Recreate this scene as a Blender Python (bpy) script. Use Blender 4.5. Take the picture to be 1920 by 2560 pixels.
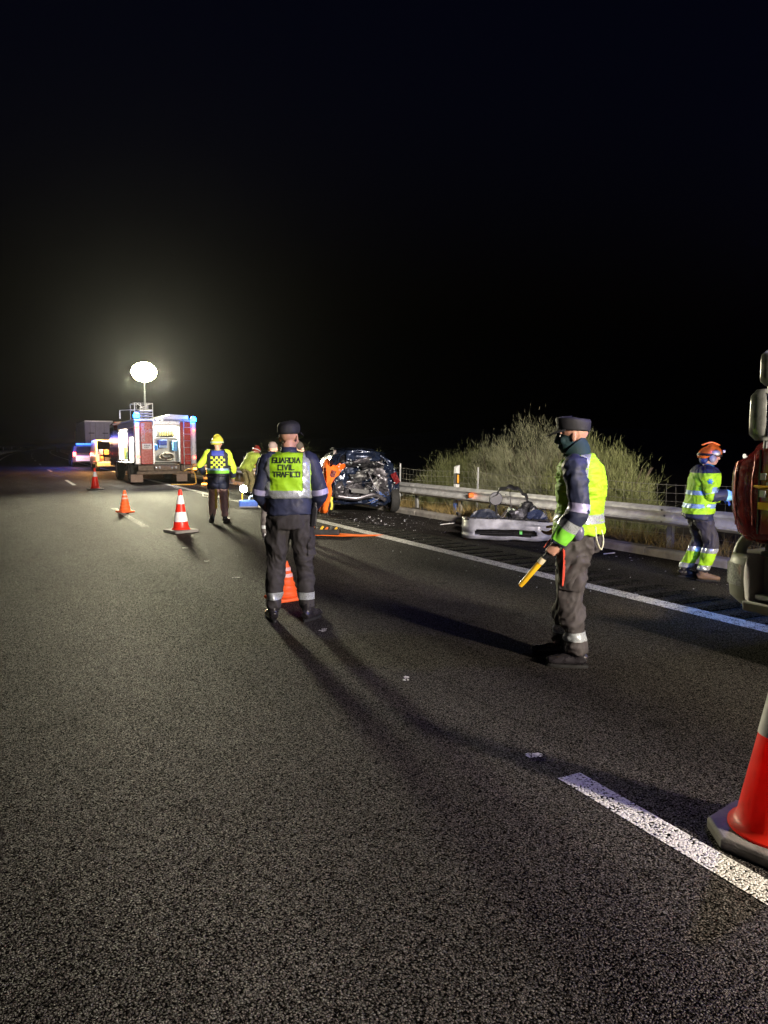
import bpy, bmesh, math, random
import numpy as np
from mathutils import Vector, Matrix, noise
from mathutils.bvhtree import BVHTree

random.seed(7)
rng = np.random.default_rng(7)
for o in list(bpy.data.objects):
    bpy.data.objects.remove(o)
SC = bpy.context.scene
COL = SC.collection
R = math.radians

# ------------------------------------------------------------------ camera, sky, exposure
cd = bpy.data.cameras.new('camera')
cam = bpy.data.objects.new('camera', cd)
COL.objects.link(cam)
cd.sensor_fit = 'VERTICAL'
cd.sensor_height = 24.0
cd.lens = 24.0 * 1850 / 2560
cd.clip_start = 0.05
cd.clip_end = 6000
cam.location = (0, 0, 1.62)
cam.rotation_euler = (R(90 - 5.127), 0, R(-26.892))
SC.camera = cam
SC.render.resolution_x, SC.render.resolution_y = 768, 1024

W = bpy.data.worlds.new('World')
SC.world = W
W.use_nodes = True
wn = W.node_tree
sky = wn.nodes.new('ShaderNodeTexSky')
sky.sky_type = 'NISHITA'
sky.sun_disc = False
sky.sun_elevation = R(-4)
sky.sun_rotation = R(200)
tint = wn.nodes.new('ShaderNodeMix')
tint.data_type, tint.blend_type = 'RGBA', 'MULTIPLY'
tint.inputs[0].default_value = 1.
tint.inputs[7].default_value = (.35, .45, 1.3, 1)      # night blue
wn.links.new(sky.outputs[0], tint.inputs[6])
wn.links.new(tint.outputs[2], wn.nodes['Background'].inputs[0])
wn.nodes['Background'].inputs[1].default_value = 0.14
SC.view_settings.view_transform = 'Standard'
SC.view_settings.look = 'None'
SC.view_settings.exposure = 0.0
SC.view_settings.gamma = 1.0
SC.view_settings.use_curve_mapping = False
SC.cycles.use_denoising = True
SC.cycles.sample_clamp_indirect = 4.0
SC.cycles.max_bounces = 6
SC.cycles.volume_bounces = 0

# lamp powers (the lamps themselves are built with the things that carry them)
PW = dict(mast=8500.0, scene=1900.0, work=9500.0, far_fill=9500.0, headlamp=260.0, blue_near=420.0, blue_front=25.0, amber=200.0,
          gen=22.0, locker=260.0, blue_truck=40.0, red_tail=3.0, far_amber=1100.0, far_blue=600.0, far_white=120.0)

# ------------------------------------------------------------------ materials
MATS = {}
def M(name, col, rough=.6, metal=0., var=.15, scale=18., bump=0., bscale=90., coat=0., emit=0., ecol=None, spec=.5, trans=0., sheen=0., rvar=.12):
    if name in MATS:
        return MATS[name]
    m = bpy.data.materials.new(name)
    m.use_nodes = True
    nt = m.node_tree
    b = nt.nodes['Principled BSDF']
    tc = nt.nodes.new('ShaderNodeTexCoord')
    nz = nt.nodes.new('ShaderNodeTexNoise')
    nz.inputs['Scale'].default_value = scale
    nz.inputs['Detail'].default_value = 5
    nt.links.new(tc.outputs['Object'], nz.inputs['Vector'])
    mx = nt.nodes.new('ShaderNodeMix')
    mx.data_type = 'RGBA'
    mx.inputs[6].default_value = (*[max(0, c * (1 - var)) for c in col], 1)
    mx.inputs[7].default_value = (*[min(1, c * (1 + var)) for c in col], 1)
    mr = nt.nodes.new('ShaderNodeMapRange')
    mr.inputs[1].default_value = .3
    mr.inputs[2].default_value = .7
    nt.links.new(nz.outputs[0], mr.inputs[0])
    nt.links.new(mr.outputs[0], mx.inputs[0])
    nt.links.new(mx.outputs[2], b.inputs['Base Color'])
    rr = nt.nodes.new('ShaderNodeMapRange')
    rr.inputs[1].default_value = .3
    rr.inputs[2].default_value = .7
    rr.inputs[3].default_value = max(.02, rough - rvar)
    rr.inputs[4].default_value = min(1, rough + rvar)
    nt.links.new(nz.outputs[0], rr.inputs[0])
    nt.links.new(rr.outputs[0], b.inputs['Roughness'])
    b.inputs['Metallic'].default_value = metal
    b.inputs['Specular IOR Level'].default_value = spec
    b.inputs['Coat Weight'].default_value = coat
    b.inputs['Coat Roughness'].default_value = .08
    b.inputs['Transmission Weight'].default_value = trans
    b.inputs['Sheen Weight'].default_value = sheen
    if bump:
        n2 = nt.nodes.new('ShaderNodeTexNoise')
        n2.inputs['Scale'].default_value = bscale
        n2.inputs['Detail'].default_value = 4
        nt.links.new(tc.outputs['Object'], n2.inputs['Vector'])
        bp = nt.nodes.new('ShaderNodeBump')
        bp.inputs['Strength'].default_value = bump
        bp.inputs['Distance'].default_value = .01
        nt.links.new(n2.outputs[0], bp.inputs['Height'])
        nt.links.new(bp.outputs[0], b.inputs['Normal'])
    if emit:
        b.inputs['Emission Color'].default_value = (*(ecol or col), 1)
        b.inputs['Emission Strength'].default_value = emit
    MATS[name] = m
    return m

def N(nt, t, **kw):
    n = nt.nodes.new(t)
    for k, v in kw.items():
        if k.startswith('i_'):
            n.inputs[int(k[2:]) if k[2:].isdigit() else k[2:]].default_value = v
        else:
            setattr(n, k, v)
    return n

def asphalt(name, base, fleck=.14, scale=95., bright=1., dark_patch=.25, paint=None):
    """coarse stone mastic: every stone its own grey, gaps recessed by bump; paint = worn road paint lying on the stones"""
    m = bpy.data.materials.new(name)
    m.use_nodes = True
    nt = m.node_tree
    b = nt.nodes['Principled BSDF']
    L = nt.links.new
    tc = N(nt, 'ShaderNodeTexCoord')
    wob = N(nt, 'ShaderNodeTexNoise', i_Scale=60., i_Detail=2.)
    L(tc.outputs['Object'], wob.inputs['Vector'])
    add = N(nt, 'ShaderNodeVectorMath', operation='MULTIPLY_ADD')
    add.inputs[1].default_value = (.012, .012, .012)
    L(wob.outputs['Color'], add.inputs[0])
    L(tc.outputs['Object'], add.inputs[2])
    vo = N(nt, 'ShaderNodeTexVoronoi', i_Scale=scale, i_Randomness=1.)
    L(add.outputs[0], vo.inputs['Vector'])
    sep = N(nt, 'ShaderNodeSeparateColor')
    L(vo.outputs['Color'], sep.inputs[0])
    ramp = N(nt, 'ShaderNodeValToRGB')
    cr = ramp.color_ramp
    cr.elements[0].position = 0.
    cr.elements[0].color = (*[c * .35 for c in base], 1)
    cr.elements[1].position = .55
    cr.elements[1].color = (*base, 1)
    e = cr.elements.new(.9)
    e.color = (*[c * 2.6 for c in base], 1)
    e = cr.elements.new(.985)
    e.color = (fleck, fleck * .97, fleck * .9, 1)
    L(sep.outputs[0], ramp.inputs[0])
    # gaps between stones
    gap = N(nt, 'ShaderNodeMapRange')
    gap.inputs[1].default_value = .3
    gap.inputs[2].default_value = .7
    gap.inputs[3].default_value = 1.
    gap.inputs[4].default_value = .03
    L(vo.outputs['Distance'], gap.inputs[0])
    big = N(nt, 'ShaderNodeTexNoise', i_Scale=.55, i_Detail=6., i_Roughness=.6)
    mp = N(nt, 'ShaderNodeMapping')
    mp.inputs['Scale'].default_value = (1.3, .35, 1)
    L(tc.outputs['Object'], mp.inputs[0])
    L(mp.outputs[0], big.inputs['Vector'])
    bm = N(nt, 'ShaderNodeMapRange')
    bm.inputs[1].default_value = .3
    bm.inputs[2].default_value = .7
    bm.inputs[3].default_value = 1. - dark_patch
    bm.inputs[4].default_value = 1. + dark_patch
    L(big.outputs[0], bm.inputs[0])
    mul = N(nt, 'ShaderNodeMath', operation='MULTIPLY')
    sx = N(nt, 'ShaderNodeSeparateXYZ')
    L(tc.outputs['Object'], sx.inputs[0])
    ph = N(nt, 'ShaderNodeMath', operation='MULTIPLY_ADD')          # wheel tracks, 1.75 m apart
    ph.inputs[1].default_value = 2 * math.pi / 1.75
    ph.inputs[2].default_value = .72
    L(sx.outputs[0], ph.inputs[0])
    co = N(nt, 'ShaderNodeMath', operation='COSINE')
    L(ph.outputs[0], co.inputs[0])
    tr = N(nt, 'ShaderNodeMapRange')
    tr.inputs[1].default_value = -1.
    tr.inputs[3].default_value = 1.14
    tr.inputs[4].default_value = .80
    L(co.outputs[0], tr.inputs[0])
    sn = N(nt, 'ShaderNodeTexNoise', i_Scale=1.7, i_Detail=5., i_Roughness=.62)      # drips and spills
    L(tc.outputs['Object'], sn.inputs['Vector'])
    sr = N(nt, 'ShaderNodeMapRange')
    sr.inputs[1].default_value = .62
    sr.inputs[2].default_value = .70
    sr.inputs[3].default_value = 1.
    sr.inputs[4].default_value = .55
    L(sn.outputs[0], sr.inputs[0])
    jn = N(nt, 'ShaderNodeTexNoise', i_Scale=2.5, i_Detail=4.)                      # paving joint beside the lane line
    L(tc.outputs['Object'], jn.inputs['Vector'])
    jx = N(nt, 'ShaderNodeMath', operation='MULTIPLY_ADD')
    jx.inputs[1].default_value = .03
    L(jn.outputs[0], jx.inputs[0])
    L(sx.outputs[0], jx.inputs[2])
    jd = N(nt, 'ShaderNodeMath', operation='SUBTRACT')
    jd.inputs[1].default_value = 2.63
    L(jx.outputs[0], jd.inputs[0])
    ja = N(nt, 'ShaderNodeMath', operation='ABSOLUTE')
    L(jd.outputs[0], ja.inputs[0])
    jr = N(nt, 'ShaderNodeMapRange')
    jr.inputs[1].default_value = .004
    jr.inputs[2].default_value = .022
    jr.inputs[3].default_value = .72
    jr.inputs[4].default_value = 1.
    L(ja.outputs[0], jr.inputs[0])
    m1 = N(nt, 'ShaderNodeMath', operation='MULTIPLY')
    L(tr.outputs[0], m1.inputs[0])
    L(sr.outputs[0], m1.inputs[1])
    m2 = N(nt, 'ShaderNodeMath', operation='MULTIPLY')
    L(m1.outputs[0], m2.inputs[0])
    L(jr.outputs[0], m2.inputs[1])
    m3 = N(nt, 'ShaderNodeMath', operation='MULTIPLY')
    L(m2.outputs[0], m3.inputs[0])
    L(bm.outputs[0], m3.inputs[1])
    L(gap.outputs[0], mul.inputs[0])
    L(m3.outputs[0], mul.inputs[1])
    colm = N(nt, 'ShaderNodeMix', data_type='RGBA', blend_type='MULTIPLY')
    colm.inputs[0].default_value = 1.
    L(ramp.outputs[0], colm.inputs[6])
    L(mul.outputs[0], colm.inputs[7])
    out = colm.outputs[2]
    if paint:
        wear = N(nt, 'ShaderNodeTexNoise', i_Scale=9., i_Detail=8., i_Roughness=.7)
        L(tc.outputs['Object'], wear.inputs['Vector'])
        s1 = N(nt, 'ShaderNodeMath', operation='MULTIPLY_ADD')
        s1.inputs[1].default_value = -.9
        L(vo.outputs['Distance'], s1.inputs[0])
        L(wear.outputs[0], s1.inputs[2])
        th = N(nt, 'ShaderNodeMapRange')
        th.inputs[1].default_value = -.2
        th.inputs[2].default_value = -.02
        L(s1.outputs[0], th.inputs[0])
        pm = N(nt, 'ShaderNodeMix', data_type='RGBA')
        L(th.outputs[0], pm.inputs[0])
        L(out, pm.inputs[6])
        pc = N(nt, 'ShaderNodeMix', data_type='RGBA')
        pc.inputs[6].default_value = (*[c * .8 for c in paint], 1)
        pc.inputs[7].default_value = (*paint, 1)
        L(sep.outputs[1], pc.inputs[0])
        L(pc.outputs[2], pm.inputs[7])
        out = pm.outputs[2]
    L(out, b.inputs['Base Color'])
    pol = N(nt, 'ShaderNodeMath', operation='POWER')             # some stones polished, most matt, the gaps dead
    pol.inputs[1].default_value = 1.6
    L(sep.outputs[1], pol.inputs[0])
    sp = N(nt, 'ShaderNodeMath', operation='MULTIPLY')
    L(pol.outputs[0], sp.inputs[0])
    L(mul.outputs[0], sp.inputs[1])
    sp2 = N(nt, 'ShaderNodeMath', operation='MULTIPLY')
    sp2.inputs[1].default_value = .62
    L(sp.outputs[0], sp2.inputs[0])
    L(sp2.outputs[0], b.inputs['Specular IOR Level'])
    rg = N(nt, 'ShaderNodeMapRange')
    rg.inputs[3].default_value = .9
    rg.inputs[4].default_value = .62
    L(sep.outputs[1], rg.inputs[0])
    L(rg.outputs[0], b.inputs['Roughness'])
    bp = N(nt, 'ShaderNodeBump', i_Strength=1., i_Distance=.008)
    inv = N(nt, 'ShaderNodeMath', operation='SUBTRACT')
    inv.inputs[0].default_value = 1.
    L(vo.outputs['Distance'], inv.inputs[1])
    hm = N(nt, 'ShaderNodeMath', operation='MULTIPLY_ADD')
    hm.inputs[1].default_value = .5
    L(sep.outputs[2], hm.inputs[0])
    L(inv.outputs[0], hm.inputs[2])
    L(hm.outputs[0], bp.inputs['Height'])
    L(bp.outputs[0], b.inputs['Normal'])
    return m

ASPH = asphalt('asphalt_carriageway', (.056, .049, .043), scale=138., dark_patch=.25)
ASPH2 = asphalt('asphalt_shoulder', (.058, .051, .046), scale=120., dark_patch=.4)
PAINT = asphalt('worn_road_paint', (.05, .048, .045), paint=(.78, .77, .72))

# ------------------------------------------------------------------ mesh helpers
class MB:
    """collects shapes, then builds ONE mesh object"""
    def __init__(s):
        s.v = []
        s.f = []
    def add(s, vs, fs):
        k = len(s.v)
        s.v += [tuple(v) for v in vs]
        s.f += [tuple(i + k for i in f) for f in fs]
        return s
    def box(s, c, d, rz=0., rx=0., ry=0.):
        m = Matrix.Rotation(rz, 3, 'Z') @ Matrix.Rotation(ry, 3, 'Y') @ Matrix.Rotation(rx, 3, 'X')
        vs = [Vector(c) + m @ Vector((x * d[0] / 2, y * d[1] / 2, z * d[2] / 2)) for x in (-1, 1) for y in (-1, 1) for z in (-1, 1)]
        return s.add(vs, [(0, 1, 3, 2), (4, 6, 7, 5), (0, 4, 5, 1), (2, 3, 7, 6), (0, 2, 6, 4), (1, 5, 7, 3)])
    def span(s, x0, x1, y0, y1, z0, z1):
        return s.box(((x0 + x1) / 2, (y0 + y1) / 2, (z0 + z1) / 2), (x1 - x0, y1 - y0, z1 - z0))
    def loft(s, rings, cap=True, closed=True):
        k = len(s.v)
        n = len(rings[0])
        for r in rings:
            s.v += [tuple(p) for p in r]
        for i in range(len(rings) - 1):
            for j in range(n if closed else n - 1):
                a = k + i * n + j
                b2 = k + i * n + (j + 1) % n
                s.f.append((a, b2, b2 + n, a + n))
        if cap and closed:
            s.f.append(tuple(k + j for j in range(n))[::-1])
            s.f.append(tuple(k + (len(rings) - 1) * n + j for j in range(n)))
        return s
    def lathe(s, prof, c=(0, 0, 0), n=24, axis='Z', cap=True):
        rings = []
        for r, h in prof:
            ring = []
            for j in range(n):
                a = 2 * math.pi * j / n
                x, y = r * math.cos(a), r * math.sin(a)
                p = (x, y, h) if axis == 'Z' else ((h, x, y) if axis == 'X' else (y, h, x))
                ring.append((c[0] + p[0], c[1] + p[1], c[2] + p[2]))
            rings.append(ring)
        return s.loft(rings, cap)
    def tube(s, pts, rad, n=10, sub=1, right=None, cap=True, p=2.0):
        pts = [Vector(q) for q in pts]
        if not isinstance(rad, (list, tuple)):
            rad = [rad] * len(pts)
        rad = [(r, r) if not isinstance(r, (tuple, list)) else r for r in rad]
        if sub > 1:
            P, Q = [], []
            for i in range(len(pts) - 1):
                p0 = pts[max(i - 1, 0)]
                p1 = pts[i]
                p2 = pts[i + 1]
                p3 = pts[min(i + 2, len(pts) - 1)]
                for t in range(sub):
                    u = t / sub
                    P.append(.5 * ((2 * p1) + (-p0 + p2) * u + (2 * p0 - 5 * p1 + 4 * p2 - p3) * u * u + (-p0 + 3 * p1 - 3 * p2 + p3) * u ** 3))
                    w = u * u * (3 - 2 * u)
                    Q.append((rad[i][0] * (1 - w) + rad[i + 1][0] * w, rad[i][1] * (1 - w) + rad[i + 1][1] * w))
            P.append(pts[-1])
            Q.append(rad[-1])
            pts, rad = P, Q
        rings = []
        ref = Vector(right) if right else None
        for i, q in enumerate(pts):
            t = (pts[min(i + 1, len(pts) - 1)] - pts[max(i - 1, 0)])
            t = t.normalized() if t.length > 1e-9 else Vector((0, 0, 1))
            if ref is None:
                ref = Vector((1, 0, 0)) if abs(t.x) < .8 else Vector((0, 1, 0))
            x = ref - t * ref.dot(t)
            x = x.normalized() if x.length > 1e-6 else t.orthogonal().normalized()
            if right is None:
                ref = x
            y = t.cross(x)
            a, b2 = rad[i]
            ring = []
            for j in range(n):
                th = 2 * math.pi * j / n
                c, sn = math.cos(th), math.sin(th)
                c = math.copysign(abs(c) ** (2 / p), c)
                sn = math.copysign(abs(sn) ** (2 / p), sn)
                ring.append(q + x * (a * c) + y * (b2 * sn))
            rings.append(ring)
        return s.loft(rings, cap)
    def ell(s, c, r, rot=None, n=16, m=10):
        rot = rot or Matrix.Identity(3)
        rings = []
        for i in range(m + 1):
            ph = math.pi * (i / m - .5)
            ph = max(min(ph, math.pi / 2 - .02), -math.pi / 2 + .02)
            rings.append([Vector(c) + rot @ Vector((r[0] * math.cos(ph) * math.cos(2 * math.pi * j / n), r[1] * math.cos(ph) * math.sin(2 * math.pi * j / n), r[2] * math.sin(ph))) for j in range(n)])
        return s.loft(rings)
    def prism(s, poly, axis, a, b2):
        """poly in the two other axes, extruded along axis from a to b2"""
        def P(u, v, w):
            return {'X': (w, u, v), 'Y': (u, w, v), 'Z': (u, v, w)}[axis]
        return s.loft([[P(u, v, a) for u, v in poly], [P(u, v, b2) for u, v in poly]])
    def xf(s, mat):
        s.v = [tuple(mat @ Vector(v)) for v in s.v]
        return s
    def mesh(s, name):
        me = bpy.data.meshes.new(name)
        me.from_pydata(s.v, [], s.f)
        bm = bmesh.new()
        bm.from_mesh(me)
        bmesh.ops.recalc_face_normals(bm, faces=bm.faces)
        bm.to_mesh(me)
        bm.free()
        return me
    def build(s, name, mat, parent=None, smooth=False, bevel=0., seg=2):
        return obj(name, s.mesh(name), mat, parent, smooth, bevel, seg)

def obj(name, me, mat, parent=None, smooth=False, bevel=0., seg=2):
    o = bpy.data.objects.new(name, me)
    COL.objects.link(o)
    if mat is not None:
        if not me.materials:
            me.materials.append(mat)
    if parent is not None:
        o.parent = parent
    if smooth and len(me.polygons):
        me.polygons.foreach_set('use_smooth', [True] * len(me.polygons))
        if smooth != 'all':
            try:
                me.set_sharp_from_angle(angle=R(42))
            except Exception:
                pass
    if bevel:
        mo = o.modifiers.new('bevel', 'BEVEL')
        mo.width = bevel
        mo.segments = seg
        mo.limit_method = 'ANGLE'
        mo.angle_limit = R(40)
    return o

def thing(name, label, cat, loc=(0, 0, 0), rz=0., group=None):
    o = bpy.data.objects.new(name, None)
    COL.objects.link(o)
    o.empty_display_size = .1
    o.location = loc
    o.rotation_euler = (0, 0, rz)
    return tag(o, label, cat, group)

def tag(o, label=None, cat=None, group=None, kind=None):
    if label: o['label'] = label
    if cat: o['category'] = cat
    if group: o['group'] = group
    if kind: o['kind'] = kind
    return o

def copy_tree(o, parent=None):
    c = o.copy()
    COL.objects.link(c)
    c.parent = parent
    for ch in list(o.children):
        copy_tree(ch, c)
    return c

def lamp(kind, name, loc, power, col, parent=None, size=.1, aim=None, spot=None, blend=.5, shape=None, sy=None):
    d = bpy.data.lights.new(name, kind)
    d.energy = power
    d.color = col
    if kind == 'AREA':
        d.size = size
        if sy:
            d.shape = 'RECTANGLE'
            d.size_y = sy
    else:
        d.shadow_soft_size = size
    if kind == 'SPOT':
        d.spot_size = R(spot)
        d.spot_blend = blend
    o = bpy.data.objects.new(name, d)
    COL.objects.link(o)
    o.location = loc
    if aim is not None:
        o.rotation_euler = (Vector(aim) - Vector(loc)).to_track_quat('-Z', 'Y').to_euler()
    if parent is not None:
        o.parent = parent
    return o

def fbm(p, oct=3):
    s, a = 0., 1.
    for i in range(oct):
        s += a * noise.noise(p)
        p = p * 2.03
        a *= .5
    return s

# stroke lettering: wide angular capitals, A without its crossbar
GL = {'G': [[(1, 1), (0, 1), (0, 0), (1, 0), (1, .48), (.5, .48)]], 'U': [[(0, 1), (0, 0), (1, 0), (1, 1)]],
      'A': [[(0, 0), (.5, 1), (1, 0)]], 'R': [[(0, 0), (0, 1), (1, 1), (1, .5), (0, .5)], [(.5, .5), (1, 0)]],
      'D': [[(0, 0), (0, 1), (.75, 1), (1, .75), (1, .25), (.75, 0), (0, 0)]], 'I': [[(.5, 0), (.5, 1)]], 'C': [[(1, 1), (0, 1), (0, 0), (1, 0)]],
      'V': [[(0, 1), (.5, 0), (1, 1)]], 'L': [[(0, 1), (0, 0), (1, 0)]], 'T': [[(0, 1), (1, 1)], [(.5, 1), (.5, 0)]],
      'F': [[(0, 0), (0, 1), (1, 1)], [(0, .5), (.8, .5)]], 'O': [[(0, 0), (0, 1), (1, 1), (1, 0), (0, 0)]],
      'B': [[(0, 0), (0, 1), (.85, 1), (.85, .52), (0, .52)], [(.85, .52), (1, .4), (1, 0), (0, 0)]], 'M': [[(0, 0), (0, 1), (.5, .4), (1, 1), (1, 0)]],
      'E': [[(1, 1), (0, 1), (0, 0), (1, 0)], [(0, .5), (.8, .5)]], 'S': [[(1, 1), (0, 1), (0, .5), (1, .5), (1, 0), (0, 0)]],
      '-': [[(.15, .5), (.85, .5)]], '1': [[(.25, .8), (.6, 1), (.6, 0)]], '2': [[(0, 1), (1, 1), (1, .5), (0, .5), (0, 0), (1, 0)]],
      '7': [[(0, 1), (1, 1), (.4, 0)]], '0': [[(0, 0), (0, 1), (1, 1), (1, 0), (0, 0)]], '4': [[(.8, 0), (.8, 1), (0, .35), (1, .35)]]}
def strokes(text, h, w, gap, th, sub=4):
    """list of small quads (4 points in u, v) that write text, centred"""
    quads = []
    total = sum((w * (.35 if c == 'I' else 1) if c != ' ' else w * .6) + gap for c in text) - gap
    x = -total / 2
    for c in text:
        cw = w * (.35 if c == 'I' else 1) if c != ' ' else w * .6
        for pl in GL.get(c, []):
            for (a, b2), (c2, d) in zip(pl[:-1], pl[1:]):
                p, q = Vector((x + a * cw, b2 * h)), Vector((x + c2 * cw, d * h))
                t = (q - p)
                if t.length < 1e-6: continue
                t.normalize()
                nn = Vector((-t.y, t.x)) * th / 2
                p2, q2 = p - t * th / 2, q + t * th / 2
                for i in range(sub):
                    A = p2.lerp(q2, i / sub)
                    B = p2.lerp(q2, (i + 1) / sub)
                    quads.append([A - nn, B - nn, B + nn, A + nn])
        x += cw + gap
    return quads

# ------------------------------------------------------------------ the setting
def cv(y):
    return 1.5e-4 * max(0., y - 50.) ** 2          # the motorway bends gently right in the distance
def strip(x0, x1, y0, y1, z, step=6., nx=1):
    mb = MB()
    n = max(1, int(math.ceil((y1 - y0) / step)))
    rings = []
    for i in range(n + 1):
        y = y0 + (y1 - y0) * i / n
        rings.append([(x0 + (x1 - x0) * j / nx + cv(y), y, z) for j in range(nx + 1)])
    return mb.loft(rings, cap=False, closed=False)

def flat(mb, name, mat, parent=None):
    me = bpy.data.meshes.new(name)
    me.from_pydata(mb.v, [], mb.f)
    me.update()
    if me.polygons and me.polygons[0].normal.z < 0:
        me.flip_normals()
    return obj(name, me, mat, parent)

SOIL = M('dry_soil', (.062, .052, .036), .95, var=.4, scale=3., bump=.6, bscale=30.)
ground = flat(MB().add([(-2500, -300, -1.2), (2500, -300, -1.2), (2500, 4000, -1.2), (-2500, 4000, -1.2)], [(0, 1, 2, 3)]), 'ground', SOIL)
tag(ground, kind='structure')
road = flat(strip(-2.3, 5.86, -25, 420, 0), 'road', ASPH)
tag(road, kind='structure')
shoulder = flat(strip(5.86, 8.41, -25, 420, -.002), 'road_shoulder', ASPH2)
tag(shoulder, kind='structure')

def verge(name, xs, zs, y0, y1, amp, step=2.):
    mb = MB()
    n = int((y1 - y0) / step)
    rings = []
    for i in range(n + 1):
        y = y0 + (y1 - y0) * i / n
        rings.append([(x + cv(y), y, z + (amp * fbm(Vector((x * .5, y * .5, 0))) if 0 < j < len(xs) - 1 else 0)) for j, (x, z) in enumerate(zip(xs, zs))])
    mb.loft(rings, cap=False, closed=False)
    o = flat(mb, name, SOIL)
    o.data.polygons.foreach_set('use_smooth', [True] * len(o.data.polygons))
    return tag(o, kind='structure')
verge('verge_terrain_right', [8.5, 8.75, 9.2, 9.7, 10.4, 11.2, 12.2, 14, 18, 30], [.06, .05, .03, 0, -.12, -.2, -.22, -.3, -.6, -1.19], -15, 300, .09)
verge('verge_terrain_left', [-2.2, -2.6, -3.4, -5, -8, -14], [-.02, -.03, -.1, -.25, -.5, -1.19], -15, 420, .06)

# far hills, low and dark
hill = MB()
for cx_, cy_, rx_, ry_, h_ in ((150, 420, 150, 90, 7.0), (330, 380, 170, 120, 14.0), (-260, 700, 260, 120, 12.0)):
    rings = []
    for i in range(9):
        t = i / 8
        rr = math.cos(t * math.pi / 2) + .001
        rings.append([(cx_ + rx_ * rr * math.cos(a * math.pi / 16) * (1 + .12 * noise.noise(Vector((a * .5, i * .4, cx_)))), cy_ + ry_ * rr * math.sin(a * math.pi / 16), -1.25 + h_ * math.sin(t * math.pi / 2)) for a in range(32)])
    hill.loft(rings)
ho = hill.build('hills', M('hill_scrub', (.04, .042, .03), .95, var=.5, scale=.05), smooth='all')
tag(ho, kind='structure')

# road markings
tag(flat(strip(5.82, 6.05, -20, 330, .004, 3.), 'edge_line_right', PAINT), kind='structure')
tag(flat(strip(-1.17, -.99, -20, 330, .004, 3.), 'edge_line_left', PAINT), kind='structure')
for i in range(12):
    y1 = 2.72 + 17.55 * i
    mb = MB()
    pts = []
    for k in range(9):
        y = y1 - 5 + 5 * k / 8
        e = .035 * noise.noise(Vector((i * 3.1, k, 0)))
        pts.append([(2.33 + cv(y) + e * .25, y, .004), (2.47 + cv(y) + e * .2, y, .004)])
    mb.loft(pts, cap=False, closed=False)
    d = flat(mb, 'lane_dash', PAINT)
    tag(d, kind='structure')
for i, (x, y) in enumerate([(2.40, 3.0), (2.41, 4.42), (2.42, 5.93), (2.43, 7.4), (2.44, 8.83), (2.44, 10.3), (2.45, 11.8)]):
    mb = MB()
    for k in range(5):
        a = random.uniform(0, 3.1)
        px, py = x + random.uniform(-.03, .03), y + random.uniform(-.03, .03)
        mb.add([(px + .03 * math.cos(a + q) * random.uniform(.5, 1.2), py + .03 * math.sin(a + q) * random.uniform(.5, 1.2), .004 + k * .0006) for q in (0, 1.2, 2.5, 3.7, 5)], [(0, 1, 2, 3, 4)])
    o = flat(mb, 'setting_out_mark', PAINT)
    tag(o, kind='structure')

# milled rumble bars beside the edge line, each a bar of its own
RUB = asphalt('rumble_bar_tar', (.012, .011, .011), scale=70., fleck=.05)
bar0 = MB().box((0, 0, 0), (.62, .16, .012)).mesh('rumble_bar')
bar0.materials.append(RUB)
for i in range(90):
    y = 3.2 + i * .36
    o = bpy.data.objects.new('rumble_bar', bar0)
    COL.objects.link(o)
    o.parent = shoulder
    o.location = (6.42 + cv(y) + random.uniform(-.01, .01), y, .001)
    o.rotation_euler = (0, 0, random.uniform(-.02, .02))

# kerb of single stones
CONC = M('kerb_concrete', (.36, .34, .31), .9, var=.3, scale=6., bump=.5, bscale=45.)
kerb = thing('kerb', 'long low concrete kerb along the outer edge of the hard shoulder', 'kerb')
kp = [(8.40, -.05), (8.40, .085), (8.425, .115), (8.60, .12), (8.60, -.05)]
for i in range(34):
    y = -3 + i * 1.0
    mb = MB()
    j = random.uniform(-.006, .006)
    mb.prism([(a + j, b2 + random.uniform(-.004, .002)) for a, b2 in kp], 'Y', y + .006, y + .994)
    mb.build('kerbstone', CONC, kerb, bevel=.006)
far = MB()
rings = []
for i in range(60):
    y = 31 + i * 4.5
    rings.append([(a + cv(y), y, b2) for a, b2 in kp])
far.loft(rings)
far.build('kerb_run', CONC, kerb)

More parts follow.
